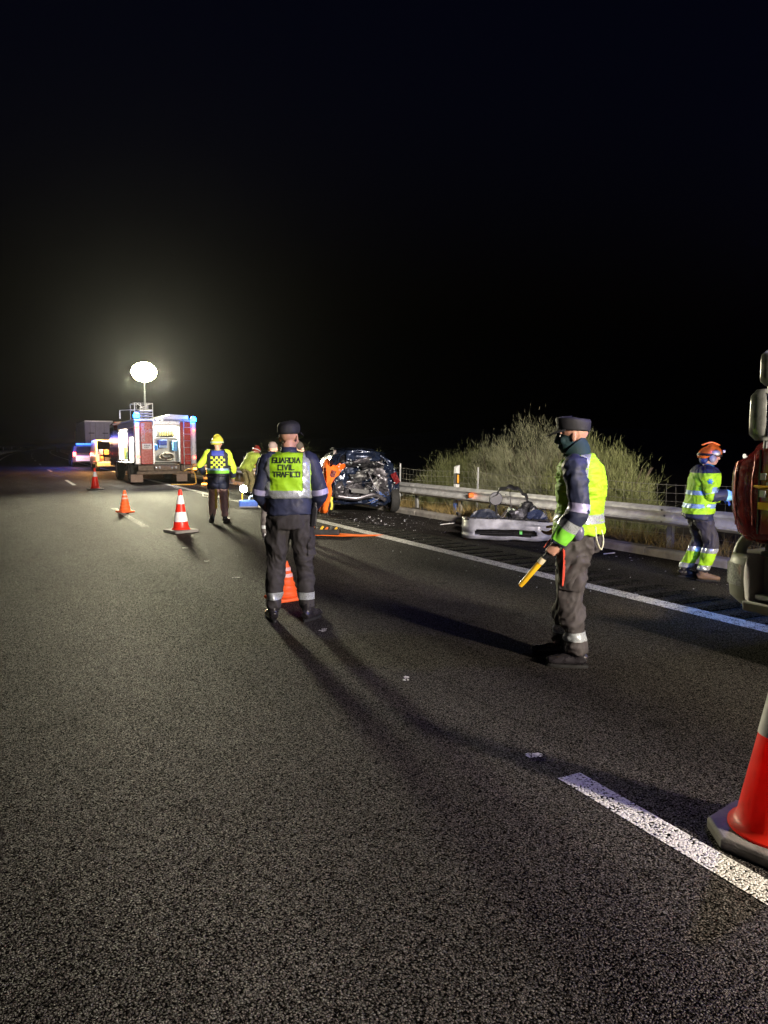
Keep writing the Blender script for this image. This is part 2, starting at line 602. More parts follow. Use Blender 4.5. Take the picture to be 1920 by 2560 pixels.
# W-beam guard rail: beams, posts, spacers
STEEL = M('galvanised_steel', (.74, .75, .75), .42, .3, var=.18, scale=7., bump=.12, bscale=25.)
STEELP = M('galvanised_post', (.36, .37, .38), .55, .6, var=.2, scale=9.)
def wprof(x, side=-1):
    pr = [(0, .40), (.018, .405), (.075, .445), (.08, .475), (.02, .515), (.012, .545), (.02, .575), (.08, .615), (.075, .645), (.018, .685), (0, .69)]
    return [(x + side * a, z) for a, z in pr]
def rail(label, X, side, ys, end, full=True):
    g = thing('guard_rail', label, 'guard rail')
    pr = wprof(X, side)
    pr2 = pr + [(a - side * .004, z) for a, z in pr[::-1]]
    for a in ys:
        mb = MB()
        b2 = a + 4.32
        k = 1 if a < 60 else 2
        o2 = .004 * ((ys.index(a)) % 2)
        rings = [[(q + cv(y) + side * o2, y, z) for q, z in pr2] for y in (a, (a + b2) / 2, b2)]
        mb.loft(rings)
        mb.build('beam', STEEL, g, smooth=True)
        for y in (a + .16, a + 4.16) if a < 34 else ():
            for z in (.455, .545, .635):
                MB().lathe([(.016, 0), (.014, side * .012)], (X + cv(y) + side * (.076 if z != .545 else .014), y, z), 8, 'X').build('bolt', STEELP, g)
    for k in range(len(ys) * 2):
        y = ys[0] + .16 + k * 2.0
        if y > end: break
        mb = MB()
        xx = X + cv(y) - side * .12
        mb.span(xx - .03, xx + .03, y - .05, y - .045, -.3, .68).span(xx - .03, xx - .025, y - .05, y + .05, -.3, .68).span(xx + .025, xx + .03, y - .05, y + .05, -.3, .68)
        mb.build('post', STEELP, g)
        MB().span(X + cv(y) - side * .004 - .04 - side * .045, X + cv(y) - side * .004 + .04 - side * .045, y - .03, y + .03, .47, .62).build('spacer', STEELP, g, bevel=.005)
    return g
rail('galvanised steel guard rail behind the kerb in front of the broom bushes', 9.0, -1, [-4 + 4 * i for i in range(30)], 70)
rail('far guard rail along the median on the left edge of the road', -2.55, 1, [60 + 4 * i for i in range(60)], 290)

def small(name, mb, mat, label, cat, group=None, **kw):
    return tag(mb.build(name, mat, None, **kw), label, cat, group)
ORL = M('orange_reflector_plastic', (.75, .16, .03), .35)
small('rail_reflector', MB().prism([(13.40, .50), (13.40, .60), (13.46, .60), (13.44, .50)], 'X', 8.865, 8.985), ORL, 'small orange reflector fixed to the steel guard rail', 'reflector', bevel=.004)

# delineator post beside the rail
WHITE_P = M('white_post_plastic', (.72, .73, .74), .5)
BLUE_LIT_P = M('blue_lit_post_foot', (.06, .16, .55), .5)  # blue lamplight on the white post's foot, put into its colour
dl = thing('delineator_post', 'white slanted delineator post with an amber reflector behind the guard rail', 'delineator', (9.12, 14.35, 0), R(-8))
def dpro(h0, h1, slant=0., g=0.):
    a = .065 + g
    pl = [(-a, -.045 - g), (a, -.045 - g), (a * .55, .045 + g), (-a * .55, .045 + g)]
    return [[(x, y, h0) for x, y in pl], [(x, y, h1 + slant * (x + a)) for x, y in pl]]
MB().loft(dpro(-.2, .30)).build('shaft_foot', BLUE_LIT_P, dl, bevel=.006)
MB().loft(dpro(.302, 1.12, .5)).build('shaft', WHITE_P, dl, bevel=.006)
MB().loft(dpro(.74, .99, .0, .003)).build('black_band', M('black_post_band', (.02, .02, .022), .5), dl, bevel=.004)
MB().box((0, -.053, .86), (.06, .012, .19)).build('reflector', M('amber_reflector', (.85, .42, .06), .3), dl, bevel=.004)
dl.rotation_euler = (R(-3), R(5), R(20))
fd = thing('delineator_post', 'tiny pale delineator post on the far right shoulder left of the police car', 'delineator', (11.2, 205, -.2))
MB().loft(dpro(0, 1.6)).build('shaft', WHITE_P, fd)
for i, y in enumerate((170, 212, 262)):
    f2 = thing('delineator_post', ['tiny pale delineator post above the far median rail at the left picture edge', 'tiny pale delineator post in the middle of the far median rail', 'tiniest pale delineator post at the far end of the median rail'][i], 'delineator', (-2.9 + cv(y), y, -.1), 0, 'delineators along the median')
    MB().loft(dpro(0, 1.5)).build('shaft', WHITE_P, f2)

# wire fence
WIRE = M('fence_wire', (.30, .29, .27), .5, .6)
fn = thing('wire_fence', 'square mesh wire fence running behind the guard rail and bushes', 'fence')
fx = 10.15
for i in range(9):
    y = 3.0 + i * 4
    MB().tube([(fx, y, -.5), (fx + .02, y, 1.1)], .028, 8).build('post', STEELP, fn, smooth=True)
wm = MB()
for k in range(9):
    z = -.2 + k * .145
    pts = [(fx + .01 * math.sin(y * 1.7), y, z + .02 * math.sin(y * 1.57 + k * .3)) for y in np.arange(3, 35.1, 1.0)]
    wm.tube(pts, .0035, 4)
for y in np.arange(3, 35, .2):
    wm.tube([(fx, y, -.22), (fx + .005, y + random.uniform(-.02, .02), .45), (fx, y, .97)], .0028, 3)
tag(wm.build('wire_mesh', WIRE, fn), kind='stuff')

# ------------------------------------------------------------------ plants
def leafmat(name, a, b2, c):
    m = bpy.data.materials.new(name)
    m.use_nodes = True
    nt = m.node_tree
    bs = nt.nodes['Principled BSDF']
    tc = N(nt, 'ShaderNodeTexCoord')
    nz = N(nt, 'ShaderNodeTexNoise', i_Scale=5., i_Detail=6., i_Roughness=.75)
    nt.links.new(tc.outputs['Object'], nz.inputs['Vector'])
    rp = N(nt, 'ShaderNodeValToRGB')
    e = rp.color_ramp.elements
    e[0].position, e[0].color = .32, (*a, 1)
    e[1].position, e[1].color = .66, (*c, 1)
    k = e.new(.5)
    k.color = (*b2, 1)
    nt.links.new(nz.outputs[0], rp.inputs[0])
    nt.links.new(rp.outputs[0], bs.inputs['Base Color'])
    bs.inputs['Roughness'].default_value = .7
    bs.inputs['Specular IOR Level'].default_value = .25
    return m
BROOM = leafmat('broom_twigs', (.09, .11, .04), (.18, .20, .08), (.30, .31, .15))
BROOM_DRY = leafmat('dry_broom_twigs', (.13, .14, .08), (.25, .26, .16), (.38, .38, .26))
STALK = M('woody_stalk', (.09, .07, .05), .9)
GRASS = leafmat('dry_grass', (.12, .10, .04), (.26, .19, .07), (.36, .27, .12))

def blades(starts, dirs, lens, wid, bend, seg=3):
    """thin tapered ribbons, all in one numpy pass"""
    n = len(starts)
    side = np.cross(dirs, rng.normal(size=(n, 3)))
    side /= np.linalg.norm(side, axis=1)[:, None] + 1e-9
    V = np.zeros((n, 2 * seg + 1, 3))
    for k in range(seg):
        t = k / seg
        c = starts + dirs * (lens * t)[:, None] + bend * (t * t)
        w = (wid * (1 - t * .75))[:, None]
        V[:, 2 * k] = c - side * w
        V[:, 2 * k + 1] = c + side * w
    V[:, 2 * seg] = starts + dirs * lens[:, None] + bend
    base = (np.arange(n) * (2 * seg + 1))[:, None]
    q = []
    for k in range(seg - 1):
        q.append(base + np.array([2 * k, 2 * k + 1, 2 * k + 3, 2 * k + 2]))
    Q = np.concatenate(q)
    T = base + np.array([2 * seg - 2, 2 * seg - 1, 2 * seg])
    return V.reshape(-1, 3), Q, T

def ribbon_mesh(name, V, Q, T, mat):
    me = bpy.data.meshes.new(name)
    nl = len(Q) * 4 + len(T) * 3
    me.vertices.add(len(V))
    me.vertices.foreach_set('co', V.ravel())
    me.loops.add(nl)
    me.loops.foreach_set('vertex_index', np.concatenate([Q.ravel(), T.ravel()]).astype(np.int32))
    me.polygons.add(len(Q) + len(T))
    ls = np.concatenate([np.arange(len(Q)) * 4, len(Q) * 4 + np.arange(len(T)) * 3]).astype(np.int32)
    me.polygons.foreach_set('loop_start', ls)
    me.update(calc_edges=True)
    me.materials.append(mat)
    return me

def broom(loc, lobes, n, label, mat=BROOM, group=None, w=1.):
    """rounded shrub of fine upright twigs, clumped so that dark gaps show between the sprays"""
    t = thing('broom_shrub', label, 'shrub', loc, 0, group)
    S, D, Ln, B = [], [], [], []
    for (lx, ly, lr, lh, share) in lobes:
        nc = 64
        cth = rng.uniform(0, 2 * np.pi, nc)
        cph = np.arcsin(rng.uniform(.02, 1, nc))
        crr = rng.uniform(.55, .96, nc)
        cl = np.stack([lx + lr * crr * np.cos(cth) * np.cos(cph), ly + lr * crr * np.sin(cth) * np.cos(cph), (lh - .2) * crr * np.sin(cph)], 1)
        m = int(n * share)
        pick = rng.integers(0, nc, m)
        sg = np.array([.17, .17, .19]) * lr / 1.2
        q = cl[pick] + rng.normal(size=(m, 3)) * sg
        out = q - np.array([lx, ly, -.25])
        out /= np.linalg.norm(out, axis=1)[:, None] + 1e-6
        d = out * .75 + np.array([0, 0, .5]) + .33 * rng.normal(size=(m, 3))
        d /= np.linalg.norm(d, axis=1)[:, None]
        q[:, 2] = np.maximum(q[:, 2], .02)
        keep = np.array([noise.noise(Vector((v[0] * 2.1, v[1] * 2.1, v[2] * 2.1)) + Vector((loc[1], 0, 0))) for v in q]) > -.16
        q, d = q[keep], d[keep]
        m = len(q)
        S.append(q)
        D.append(d)
        Ln.append(rng.uniform(.06, .17, m) * np.where(rng.random(m) < .03, 1.8, 1.))
        B.append(.035 * rng.normal(size=(m, 3)))
    S, D, Ln, B = map(np.concatenate, (S, D, Ln, B))
    V, Q, T = blades(S, D, Ln, rng.uniform(.0022, .0046, len(S)) * w, B)
    c = obj('crown', ribbon_mesh('crown', V, Q, T, mat), None, t)
    tag(c, kind='stuff')
    st = MB()
    for (lx, ly, lr, lh, share) in lobes:
        for k in range(9):
            a = random.uniform(0, 6.28)
            e = random.uniform(.2, .8)
            st.tube([(lx + .06 * math.cos(a), ly + .06 * math.sin(a), -.1), (lx + lr * .25 * math.cos(a), ly + lr * .25 * math.sin(a), lh * .3), (lx + lr * e * math.cos(a), ly + lr * e * math.sin(a), lh * .72)], [.022, .016, .006], 5, 2)
    st.build('stems', STALK, t, smooth=True)
    return t
broom((11.35, 17.7, -.2), [(0, 0, 1.25, 1.75, .5), (-.1, -1.0, 1.0, 1.75, .35), (-.2, .9, .8, 1.3, .15)], 44000, 'lower broom shrub left of the tall one, beside the delineator post')
broom((11.5, 14.6, -.2), [(0, 0, 1.4, 2.5, .5), (-.3, 1.2, 1.1, 2.15, .25), (-.1, -1.1, 1.1, 2.35, .25)], 80000, 'tallest greyish broom shrub behind the wrecked bumper and guard rail', BROOM_DRY)
broom((11.3, 12.35, -.2), [(0, 0, 1.2, 2.2, .6), (.15, -.75, .95, 1.9, .4)], 52000, 'dense olive broom shrub directly behind the officer with the yellow baton')
broom((10.6, 21.6, -.2), [(0, 0, .8, 1.7, 1.)], 7000, 'small tuft of broom showing above the wrecked car roof')
broom((11.5, 33.5, -.3), [(0, 0, 1.6, 2.5, .6), (.4, -1.8, 1.3, 2.1, .4)], 12000, 'dark broom shrub in shadow right of the fire engine', BROOM, w=1.8)
broom((17.5, 214, -.6), [(0, 0, 2.2, 5.0, .6), (2, 3, 2., 4., .4)], 3000, 'faint distant bush beyond the police car', BROOM_DRY, w=8.)

# verge grass: uncountable
n = 26000
gx = 8.66 + np.abs(rng.normal(size=n)) * 1.1
gy = rng.uniform(1.5, 40, n)
dens = np.array([noise.noise(Vector((x * 1.2, y * .9, 3))) for x, y in zip(gx, gy)])
keep = dens > -.12
gx, gy, dens = gx[keep], gy[keep], dens[keep]
zz = np.interp(gx, [8.5, 8.75, 9.2, 9.7, 10.4, 11.2, 12.2, 14], [.06, .05, .03, 0, -.12, -.2, -.22, -.3]) - .03
D = np.stack([.35 * rng.normal(size=len(gx)), .35 * rng.normal(size=len(gx)), np.ones(len(gx))], 1)
D /= np.linalg.norm(D, axis=1)[:, None]
tall = np.where((gy > 10.4) & (gy < 14) & (gx < 9.9), 1.5, 1.)
Ln = rng.uniform(.12, .34, len(gx)) * (1 + .8 * np.maximum(dens, 0)) * tall
B = np.stack([.08 * rng.normal(size=len(gx)), .08 * rng.normal(size=len(gx)), -.03 * np.ones(len(gx))], 1)
V, Q, T = blades(np.stack([gx, gy, zz], 1), D, Ln, rng.uniform(.003, .006, len(gx)), B)
tag(obj('verge_grass', ribbon_mesh('verge_grass', V, Q, T, GRASS), None), 'dry yellow grass tufts growing behind the kerb', 'grass', kind='stuff')

# ------------------------------------------------------------------ people
def remesh(mb, voxel, smooth=6):
    me = mb.mesh('tmp')
    o = bpy.data.objects.new('tmp', me)
    COL.objects.link(o)
    r = o.modifiers.new('r', 'REMESH')
    r.mode = 'VOXEL'
    r.voxel_size = voxel
    s = o.modifiers.new('s', 'SMOOTH')
    s.factor = .5
    s.iterations = smooth
    dg = bpy.context.evaluated_depsgraph_get()
    out = bpy.data.meshes.new_from_object(o.evaluated_get(dg))
    bpy.data.objects.remove(o)
    bpy.data.meshes.remove(me)
    return out

def wrinkle(me, amp, seed, fz=5.5, fx=5., ridge=True):
    """cloth folds: soft diagonal ridges pushed along the normals"""
    n = len(me.vertices)
    co = np.empty(n * 3)
    no = np.empty(n * 3)
    me.vertices.foreach_get('co', co)
    me.vertices.foreach_get('normal', no)
    co = co.reshape(-1, 3)
    no = no.reshape(-1, 3)
    d = np.empty(n)
    for i, (x, y, z) in enumerate(co):
        w = noise.noise(Vector((x * 2.5 + seed, y * 2.5, z * 2.5)))
        q = Vector((x * fx + seed * 3.1 + w * 1.2, y * fx, z * fz + x * 3 + w * 2.))
        v = 1 - 2 * abs(noise.noise(q)) if ridge else noise.noise(q)
        v2 = 1 - 2 * abs(noise.noise(q * 2.1 + Vector((9, 4, 2))))
        v3 = 1 - 2 * abs(noise.noise(Vector((x * 16 + seed, y * 16, z * 11 + x * 9))))
        d[i] = (v - .5) * .65 + (v2 - .5) * .34 + (v3 - .5) * .16
    co += no * (d * amp)[:, None]
    me.vertices.foreach_set('co', co.ravel())
    me.update()
    return me

def cut(src, planes, off, name, mat, parent, region=None):
    """a band cut cleanly from a garment and lifted off it by off; planes = (point, normal to discard)"""
    bm = bmesh.new()
    bm.from_mesh(src)
    bm.normal_update()
    for p, nn in planes:
        bmesh.ops.bisect_plane(bm, geom=list(bm.verts) + list(bm.edges) + list(bm.faces), plane_co=Vector(p), plane_no=Vector(nn), clear_outer=True)
    if region:
        dead = [f for f in bm.faces if not region(f.calc_center_median())]
        bmesh.ops.delete(bm, geom=dead, context='FACES')
    bm.normal_update()
    for v in bm.verts:
        v.co += v.normal * off
    me = bpy.data.meshes.new(name)
    bm.to_mesh(me)
    bm.free()
    me.materials.clear()
    return obj(name, me, mat, parent, smooth='all')

SKIN = M('skin', (.50, .27, .19), .5, var=.15, scale=25., bump=.1)
HAIR = M('short_dark_hair', (.035, .026, .02), .8, bump=.6, bscale=300.)
HIVIS = M('hi_vis_fabric', (.38, .72, .015), .7, var=.06, bump=.15, bscale=350.)
HIVIS_G = M('hi_vis_green_fabric', (.22, .70, .05), .7, var=.08)
REFL = M('reflective_tape', (.46, .50, .52), .32, .35, var=.12, scale=120.)
REFL_B = M('blue_grey_reflective_tape', (.28, .44, .62), .4, .2, var=.12, scale=90.)
NAVY = M('navy_jacket', (.020, .026, .062), .62, var=.25, bump=.2, bscale=400.)
DKGREY = M('dark_green_grey_trousers', (.032, .029, .030), .75, var=.2, bump=.25, bscale=420.)
GREYT = M('grey_trousers', (.056, .049, .049), .75, var=.2, bump=.25, bscale=420.)
BLACKL = M('black_boot_leather', (.022, .020, .023), .28, var=.3, coat=.2)
SOLE = M('rubber_sole', (.006, .006, .006), .8)
BLACKC = M('black_cap_cloth', (.014, .014, .018), .7, bump=.2, bscale=400.)
EYE = M('eye_white', (.8, .78, .75), .2)
LETTER = M('navy_lettering', (.012, .022, .02), .6)
TEAL = M('dark_teal_neck_gaiter', (.007, .030, .036), .8, bump=.3, bscale=200.)
BLACKP = M('black_plastic', (.015, .015, .017), .4)

BASE = dict(pelvis=(0, 0, .95), waist=(0, .0, 1.10), chest=(0, .005, 1.30), neck=(0, -.015, 1.49), head=(0, .015, 1.645),
            shL=(-.185, -.01, 1.425), shR=(.185, -.01, 1.425), elL=(-.25, -.03, 1.14), elR=(.25, -.03, 1.14), wrL=(-.26, .06, .89), wrR=(.26, .06, .89),
            hipL=(-.09, 0, .93), hipR=(.09, 0, .93), knL=(-.11, .02, .50), knR=(.11, .02, .50), anL=(-.12, -.02, .09), anR=(.12, -.02, .09),
            toeL=(-.15, .17, .03), toeR=(.15, .17, .03))

def lerp(a, b2, t):
    return Vector(a) * (1 - t) + Vector(b2) * t

class Person:
    def __init__(s, label, loc, rz, H, joints, head_yaw=0., head_tilt=0., vox=.009, seed=1., bulk=1., fists=('rest', 'rest'), palm=((0, 1, 0), (0, 1, 0))):
        s.root = thing('person', label, 'person', loc, rz)
        k = H / 1.78
        s.J = {a: Vector(b2) for a, b2 in {**BASE, **joints}.items()}
        s.k = k
        s.root.scale = (k, k, k)
        s.vox, s.seed, s.bulk = vox / k, seed, bulk
        J = s.J
        s.spine = [J['pelvis'] - (J['waist'] - J['pelvis']) * .75, J['pelvis'], J['waist'], lerp(J['waist'], J['chest'], .5), J['chest'], lerp(J['chest'], J['neck'], .5), lerp(J['chest'], J['neck'], .72), lerp(J['chest'], J['neck'], .88), J['neck'] + (J['neck'] - J['chest']) * .02]
        s.HM = Matrix.Rotation(head_yaw, 3, 'Z') @ Matrix.Rotation(head_tilt, 3, 'X') @ Matrix.Scale(1.07, 3)
        s.body(fists, palm)
    def torso(s, mb, g, i0=0, i1=9, low=None):
        b2 = s.bulk
        r = [(.165, .12), (.172, .128), (.158, .115), (.165, .118), (.178, .122), (.178, .112), (.16, .098), (.115, .08), (.062, .064)]
        r = [((a + g) * b2, (c + g) * b2) for a, c in r]
        mb.tube(s.spine[i0:i1], r[i0:i1], 26, 3, right=(1, 0, 0), p=2.4)
        return mb
    def arm(s, mb, sd, g, t0=0., t1=1.):
        J = s.J
        sh, el, wr = J['sh' + sd], J['el' + sd], J['wr' + sd]
        inner = lerp(sh, J['chest'] + Vector((0, 0, .08)), .35)
        pts = [inner, sh, lerp(sh, el, .5), el, lerp(el, wr, .45), wr]
        rr = [.06, .066, .056, .048, .045, .033]
        pts2, r2 = [], []
        for p, q in zip(pts, rr):
            pts2.append(p)
            r2.append(q + g)
        mb.tube(pts2, r2, 14, 4)
        return mb
    def leg(s, mb, sd, g, hem=.97):
        J = s.J
        h, kn, an = J['hip' + sd], J['kn' + sd], J['an' + sd]
        pts = [h + Vector((0, 0, .03)), lerp(h, kn, .25), lerp(h, kn, .6), kn, lerp(kn, an, .35), lerp(kn, an, .75), lerp(kn, an, hem)]
        rr = [.085, .085, .07, .055, .055, .04, .034]
        mb.tube(pts, [q + g for q in rr], 16, 4)
        return mb
    def hand(s, mb, sd, mode, palm):
        J = s.J
        wr, el = J['wr' + sd], J['el' + sd]
        z = (wr - el).normalized()
        pn = Vector(palm)                       # direction the palm faces
        pn = (pn - z * pn.dot(z)).normalized()
        x = z.cross(pn) * (1 if sd == 'L' else -1)    # thumb side
        at = lambda a, b2, c: wr + x * a + pn * b2 + z * c
        mb.tube([at(0, 0, -.03), at(0, 0, .015), at(0, .004, .05), at(0, .006, .088)], [(.024, .02), (.03, .019), (.038, .017), (.038, .014)], 12, 3, right=x)
        cu = {'rest': (.5, .55, .45), 'grip': (1.25, 1.45, .9), 'open': (.15, .2, .15)}[mode]
        for fx, ln, off in ((.028, .070, 0), (.0095, .078, .03), (-.0095, .073, .06), (-.028, .058, .1)):
            p = at(fx, .006, .083)
            a = 0.
            pts = [at(fx, .004, .06), p]
            for sgm, c in zip((.45, .32, .25), cu):
                a += c + off
                d = z * math.cos(a) + pn * math.sin(a)
                p = p + d * ln * sgm
                pts.append(p)
            mb.tube(pts, [.0105, .0105, .0098, .009, .0075], 8, 3)
        th = [at(.02, .004, .02), at(.042, .016, .045), at(.046, .034, .068), at(.034 if mode == 'grip' else .044, .048, .09)]
        mb.tube(th, [.013, .0125, .011, .009], 8, 3)
    def head(s, mb):
        c, m = s.J['head'], s.HM
        P = lambda x, y, z: c + m @ Vector((x, y, z))
        mb.ell(P(0, -.012, .030), (.074, .093, .080), m)             # skull
        mb.ell(P(0, .022, -.03), (.058, .066, .082), m)              # face
        mb.ell(P(0, .045, -.085), (.034, .034, .026), m)             # chin
        mb.ell(P(0, .075, .022), (.045, .016, .013), m)              # brow
        mb.tube([P(0, .082, .018), P(0, .098, -.012), P(0, .104, -.03), P(0, .085, -.036)], [.008, .011, .014, .01], 8, 2)   # nose
        mb.ell(P(0, .081, -.062), (.022, .01, .007), m)              # lips
        mb.ell(P(0, .081, -.072), (.019, .01, .006), m)
        for q in (-1, 1):
            mb.ell(P(q * .038, .062, -.03), (.022, .018, .02), m)    # cheek
            mb.ell(P(q * .078, -.008, -.012), (.008, .019, .032), m @ Matrix.Rotation(q * .35, 3, 'Z'))   # ear
        mb.tube([s.J['neck'] - Vector((0, 0, .05)), s.J['neck'] + Vector((0, 0, .02)), P(0, -.02, -.05)], [(.062, .06), (.055, .056), (.056, .058)], 14, 3)
    def body(s, fists, palm):
        mb = MB()
        s.torso(mb, -.03)
        for i, sd in enumerate('LR'):
            s.arm(mb, sd, -.004)
            s.leg(mb, sd, -.014)
            s.hand(mb, sd, fists[i], palm[i])
            J = s.J
            mb.tube([J['an' + sd] + Vector((0, -.03, -.01)), lerp(J['an' + sd], J['toe' + sd], .4) + Vector((0, 0, -.01)), lerp(J['an' + sd], J['toe' + sd], .75)], [.03, .024, .014], 10, 2)
        s.head(mb)
        s.bodyo = obj('body', remesh(mb, s.vox * .8, 3), SKIN, s.root, smooth='all')
        c, m = s.J['head'], s.HM
        for q in (-1, 1):
            MB().ell(c + m @ Vector((q * .029, .078, .003)), (.011, .009, .008), m, 10, 6).build('eye', EYE, s.root, smooth='all')
    def jacket(s, mat, g=.02, arms=True, name='jacket', amp=.012, i0=0):
        mb = MB()
        s.torso(mb, g, i0)
        if arms:
            for sd in 'LR':
                s.arm(mb, sd, g * .8)
        s.jk = wrinkle(remesh(mb, s.vox), amp, s.seed)
        return obj(name, s.jk, mat, s.root, smooth='all')
    def vest(s, mat, g=.034, i0=1, name='vest', amp=.012):
        mb = MB()
        s.torso(mb, g, i0, 9)
        for sd in 'LR':
            sh, ch = s.J['sh' + sd], s.J['chest']
            inn = lerp(sh, ch + Vector((0, 0, .08)), .5)
            mb.tube([inn, lerp(inn, sh, .55), lerp(inn, sh, .95)], [.085 + g - .03, .082 + g - .03, .076 + g - .03], 16, 3)
        s.vm = wrinkle(remesh(mb, s.vox), amp, s.seed + 5, 5., 5.)
        return obj(name, s.vm, mat, s.root, smooth='all')
    def trousers(s, mat, g=.022, hem=.93, amp=.016, name='trousers'):
        mb = MB()
        J = s.J
        b2 = s.bulk
        mb.tube([J['pelvis'] + Vector((0, 0, -.12)), J['pelvis'] + Vector((0, 0, -.03)), J['pelvis'] + Vector((0, 0, .07))], [((.13 + g) * b2, (.105 + g) * b2), ((.168 + g * .6) * b2, (.126 + g * .6) * b2), ((.156 + g * .4) * b2, (.114 + g * .4) * b2)], 22, 3, right=(1, 0, 0), p=2.3)
        for sd in 'LR':
            s.leg(mb, sd, g, hem)
        s.tr = wrinkle(remesh(mb, s.vox), amp * 1.5, s.seed + 11, 6.5, 6.5)
        return obj(name, s.tr, mat, s.root, smooth='all')
    def boots(s, mat, shaft=.17, mats=None):
        for i, sd in enumerate('LR'):
            J = s.J
            an, toe = J['an' + sd], J['toe' + sd]
            f = Vector((toe.x - an.x, toe.y - an.y, 0)).normalized()
            base = an.z - .09
            A = lambda d, h: Vector((an.x, an.y, base)) + f * d + Vector((0, 0, h))
            rx = f.cross(Vector((0, 0, 1)))
            mb = MB()
            up = (J['kn' + sd] - an).normalized()
            mb.tube([A(-.055, .055), A(-.03, .062), A(.06, .062), A(.13, .05), A(.19, .045), A(.222, .038)], [(.034, .034), (.042, .045), (.044, .05), (.05, .038), (.044, .03), (.02, .018)], 14, 3, right=rx)
            mb.tube([A(-.005, .05), an + up * .02, an + up * shaft * .6, an + up * shaft], [(.045, .055), (.05, .055), (.054, .056), (.056, .058)], 14, 3, right=rx)
            bo = obj('boot', wrinkle(remesh(mb, s.vox * .8, 4), .006, s.seed + i, 22., 9.), (mats or (mat, mat))[i], s.root, smooth='all')
            so = MB()
            pl = []
            for j in range(20):
                a = 2 * math.pi * j / 20
                d = .076 + .148 * math.cos(a)
                w = (.041 + .012 * math.cos(a)) * math.copysign(abs(math.sin(a)) ** .7, math.sin(a))
                pl.append((d, w))
            so.loft([[A(d, 0) + rx * w for d, w in pl], [A(d * .99, .012) + rx * w * 1.0 for d, w in pl], [A(d * .97, .024) + rx * w * .95 for d, w in pl]])
            so.build('sole', SOLE, bo, bevel=.003)
    def cap(s, mat, dz=.0, flat_top=False):
        c, m = s.J['head'], s.HM
        rings = []
        n = 28
        pr = ((.084, .104, .034), (.087, .108, .045), (.091, .112, .075), (.094, .115, .098), (.090, .111, .112), (.06, .075, .118), (.01, .01, .117)) if flat_top else ((.084, .104, .026), (.087, .108, .045), (.089, .110, .075), (.085, .105, .098), (.073, .091, .114), (.045, .06, .124), (.01, .01, .126))
        for a, b2, h in pr:
            rings.append([c + m @ Vector((a * math.cos(2 * math.pi * j / n), -.008 + b2 * math.sin(2 * math.pi * j / n), h + dz + .012 * math.sin(2 * math.pi * j / n) + .004 * math.sin(6.28 * j / n * 3 + h * 40) * (h > .05))) for j in range(n)])
        mb = MB()
        mb.loft(rings)
        co = mb.build('cap', mat, s.root, smooth='all')
        br = MB()
        top, bot = [], []
        for j in range(13):
            a = math.pi * (j / 12)
            x = .085 * math.cos(a)
            top.append((x, .045 + .13 * math.sin(a) ** .7, .036 + dz - .03 * math.sin(a)))
        inner = [(.085 * math.cos(math.pi * j / 12) * .98, .04 + .06 * math.sin(math.pi * j / 12), .044 + dz) for j in range(13)]
        br.loft([[c + m @ Vector(p) for p in inner], [c + m @ Vector(p) for p in top], [c + m @ (Vector(p) - Vector((0, 0, .005))) for p in top], [c + m @ (Vector(p) - Vector((0, 0, .006))) for p in inner]], closed=False)
        br.build('brim', mat, co, smooth=True)
        return co
    def helmet(s, mat, name='helmet', band=None, ears=None, visor=None, sc=1.):
        c, m = s.J['head'], s.HM
        rings = []
        n = 26
        for i in range(9):
            ph = -.25 + (math.pi / 2 + .22) * i / 8
            rings.append([c + m @ Vector((.112 * sc * math.cos(ph) * math.cos(2 * math.pi * j / n), -.012 + .138 * sc * math.cos(ph) * math.sin(2 * math.pi * j / n), .022 + .122 * sc * math.sin(ph) - .03 * (math.sin(2 * math.pi * j / n) < -.3))) for j in range(n)])
        mb = MB()
        mb.loft(rings)
        mb.tube([c + m @ Vector((0, .09, .13)), c + m @ Vector((0, -.01, .158)), c + m @ Vector((0, -.11, .12))], [(.015, .01), (.022, .012), (.015, .01)], 8, 4, right=m @ Vector((1, 0, 0)))
        h = mb.build(name, mat, s.root, smooth='all')
        rb = MB()
        rb.loft([[c + m @ Vector((r * .116 * sc * math.cos(2 * math.pi * j / n), -.012 + r * .142 * sc * math.sin(2 * math.pi * j / n), z)) for j in range(n)] for r, z in ((.96, -.008), (1.015, -.004), (1.015, .012), (.98, .02))], cap=False)
        rb.build('helmet_rim', band or BLACKP, h, smooth='all')
        if ears:
            for q in (-1, 1):
                MB().ell(c + m @ Vector((q * .095, .0, -.03)), (.03, .045, .055), m).build('ear_defender', ears, h, smooth='all')
        if visor:
            v = MB()
            rr = []
            for z, r in ((.012, 1.05), (-.02, 1.08), (-.05, 1.06)):
                rr.append([c + m @ Vector((.108 * r * math.cos(a), -.01 + .135 * r * math.sin(a), z)) for a in [math.pi * (.16 + .68 * j / 12) for j in range(13)]])
            v.loft(rr, closed=False)
            v.build('visor', visor, h, smooth='all')
        return h
    def zband(s, me, z0, z1, mat, name='reflective_band', off=.004, region=None):
        return cut(me, [((0, 0, z0), (0, 0, -1)), ((0, 0, z1), (0, 0, 1))], off, name, mat, s.root, region)
    def sleeve_band(s, sd, t0, t1, mat, name='sleeve_band', off=.004, me=None):
        """band round the sleeve between fractions t0, t1 of the way shoulder > elbow > wrist (0..2)"""
        J = s.J
        a = [J['sh' + sd], J['el' + sd], J['wr' + sd]]
        def pt(t):
            return lerp(a[0], a[1], t) if t <= 1 else lerp(a[1], a[2], t - 1)
        p, q = pt(t0), pt(t1)
        d = (q - p).normalized()
        sg = -1 if sd == 'L' else 1
        def near(c):
            t = max(-.02, min((q - p).length + .02, (c - p).dot(d)))
            return (c - (p + d * t)).length < .082 * max(1., s.bulk)
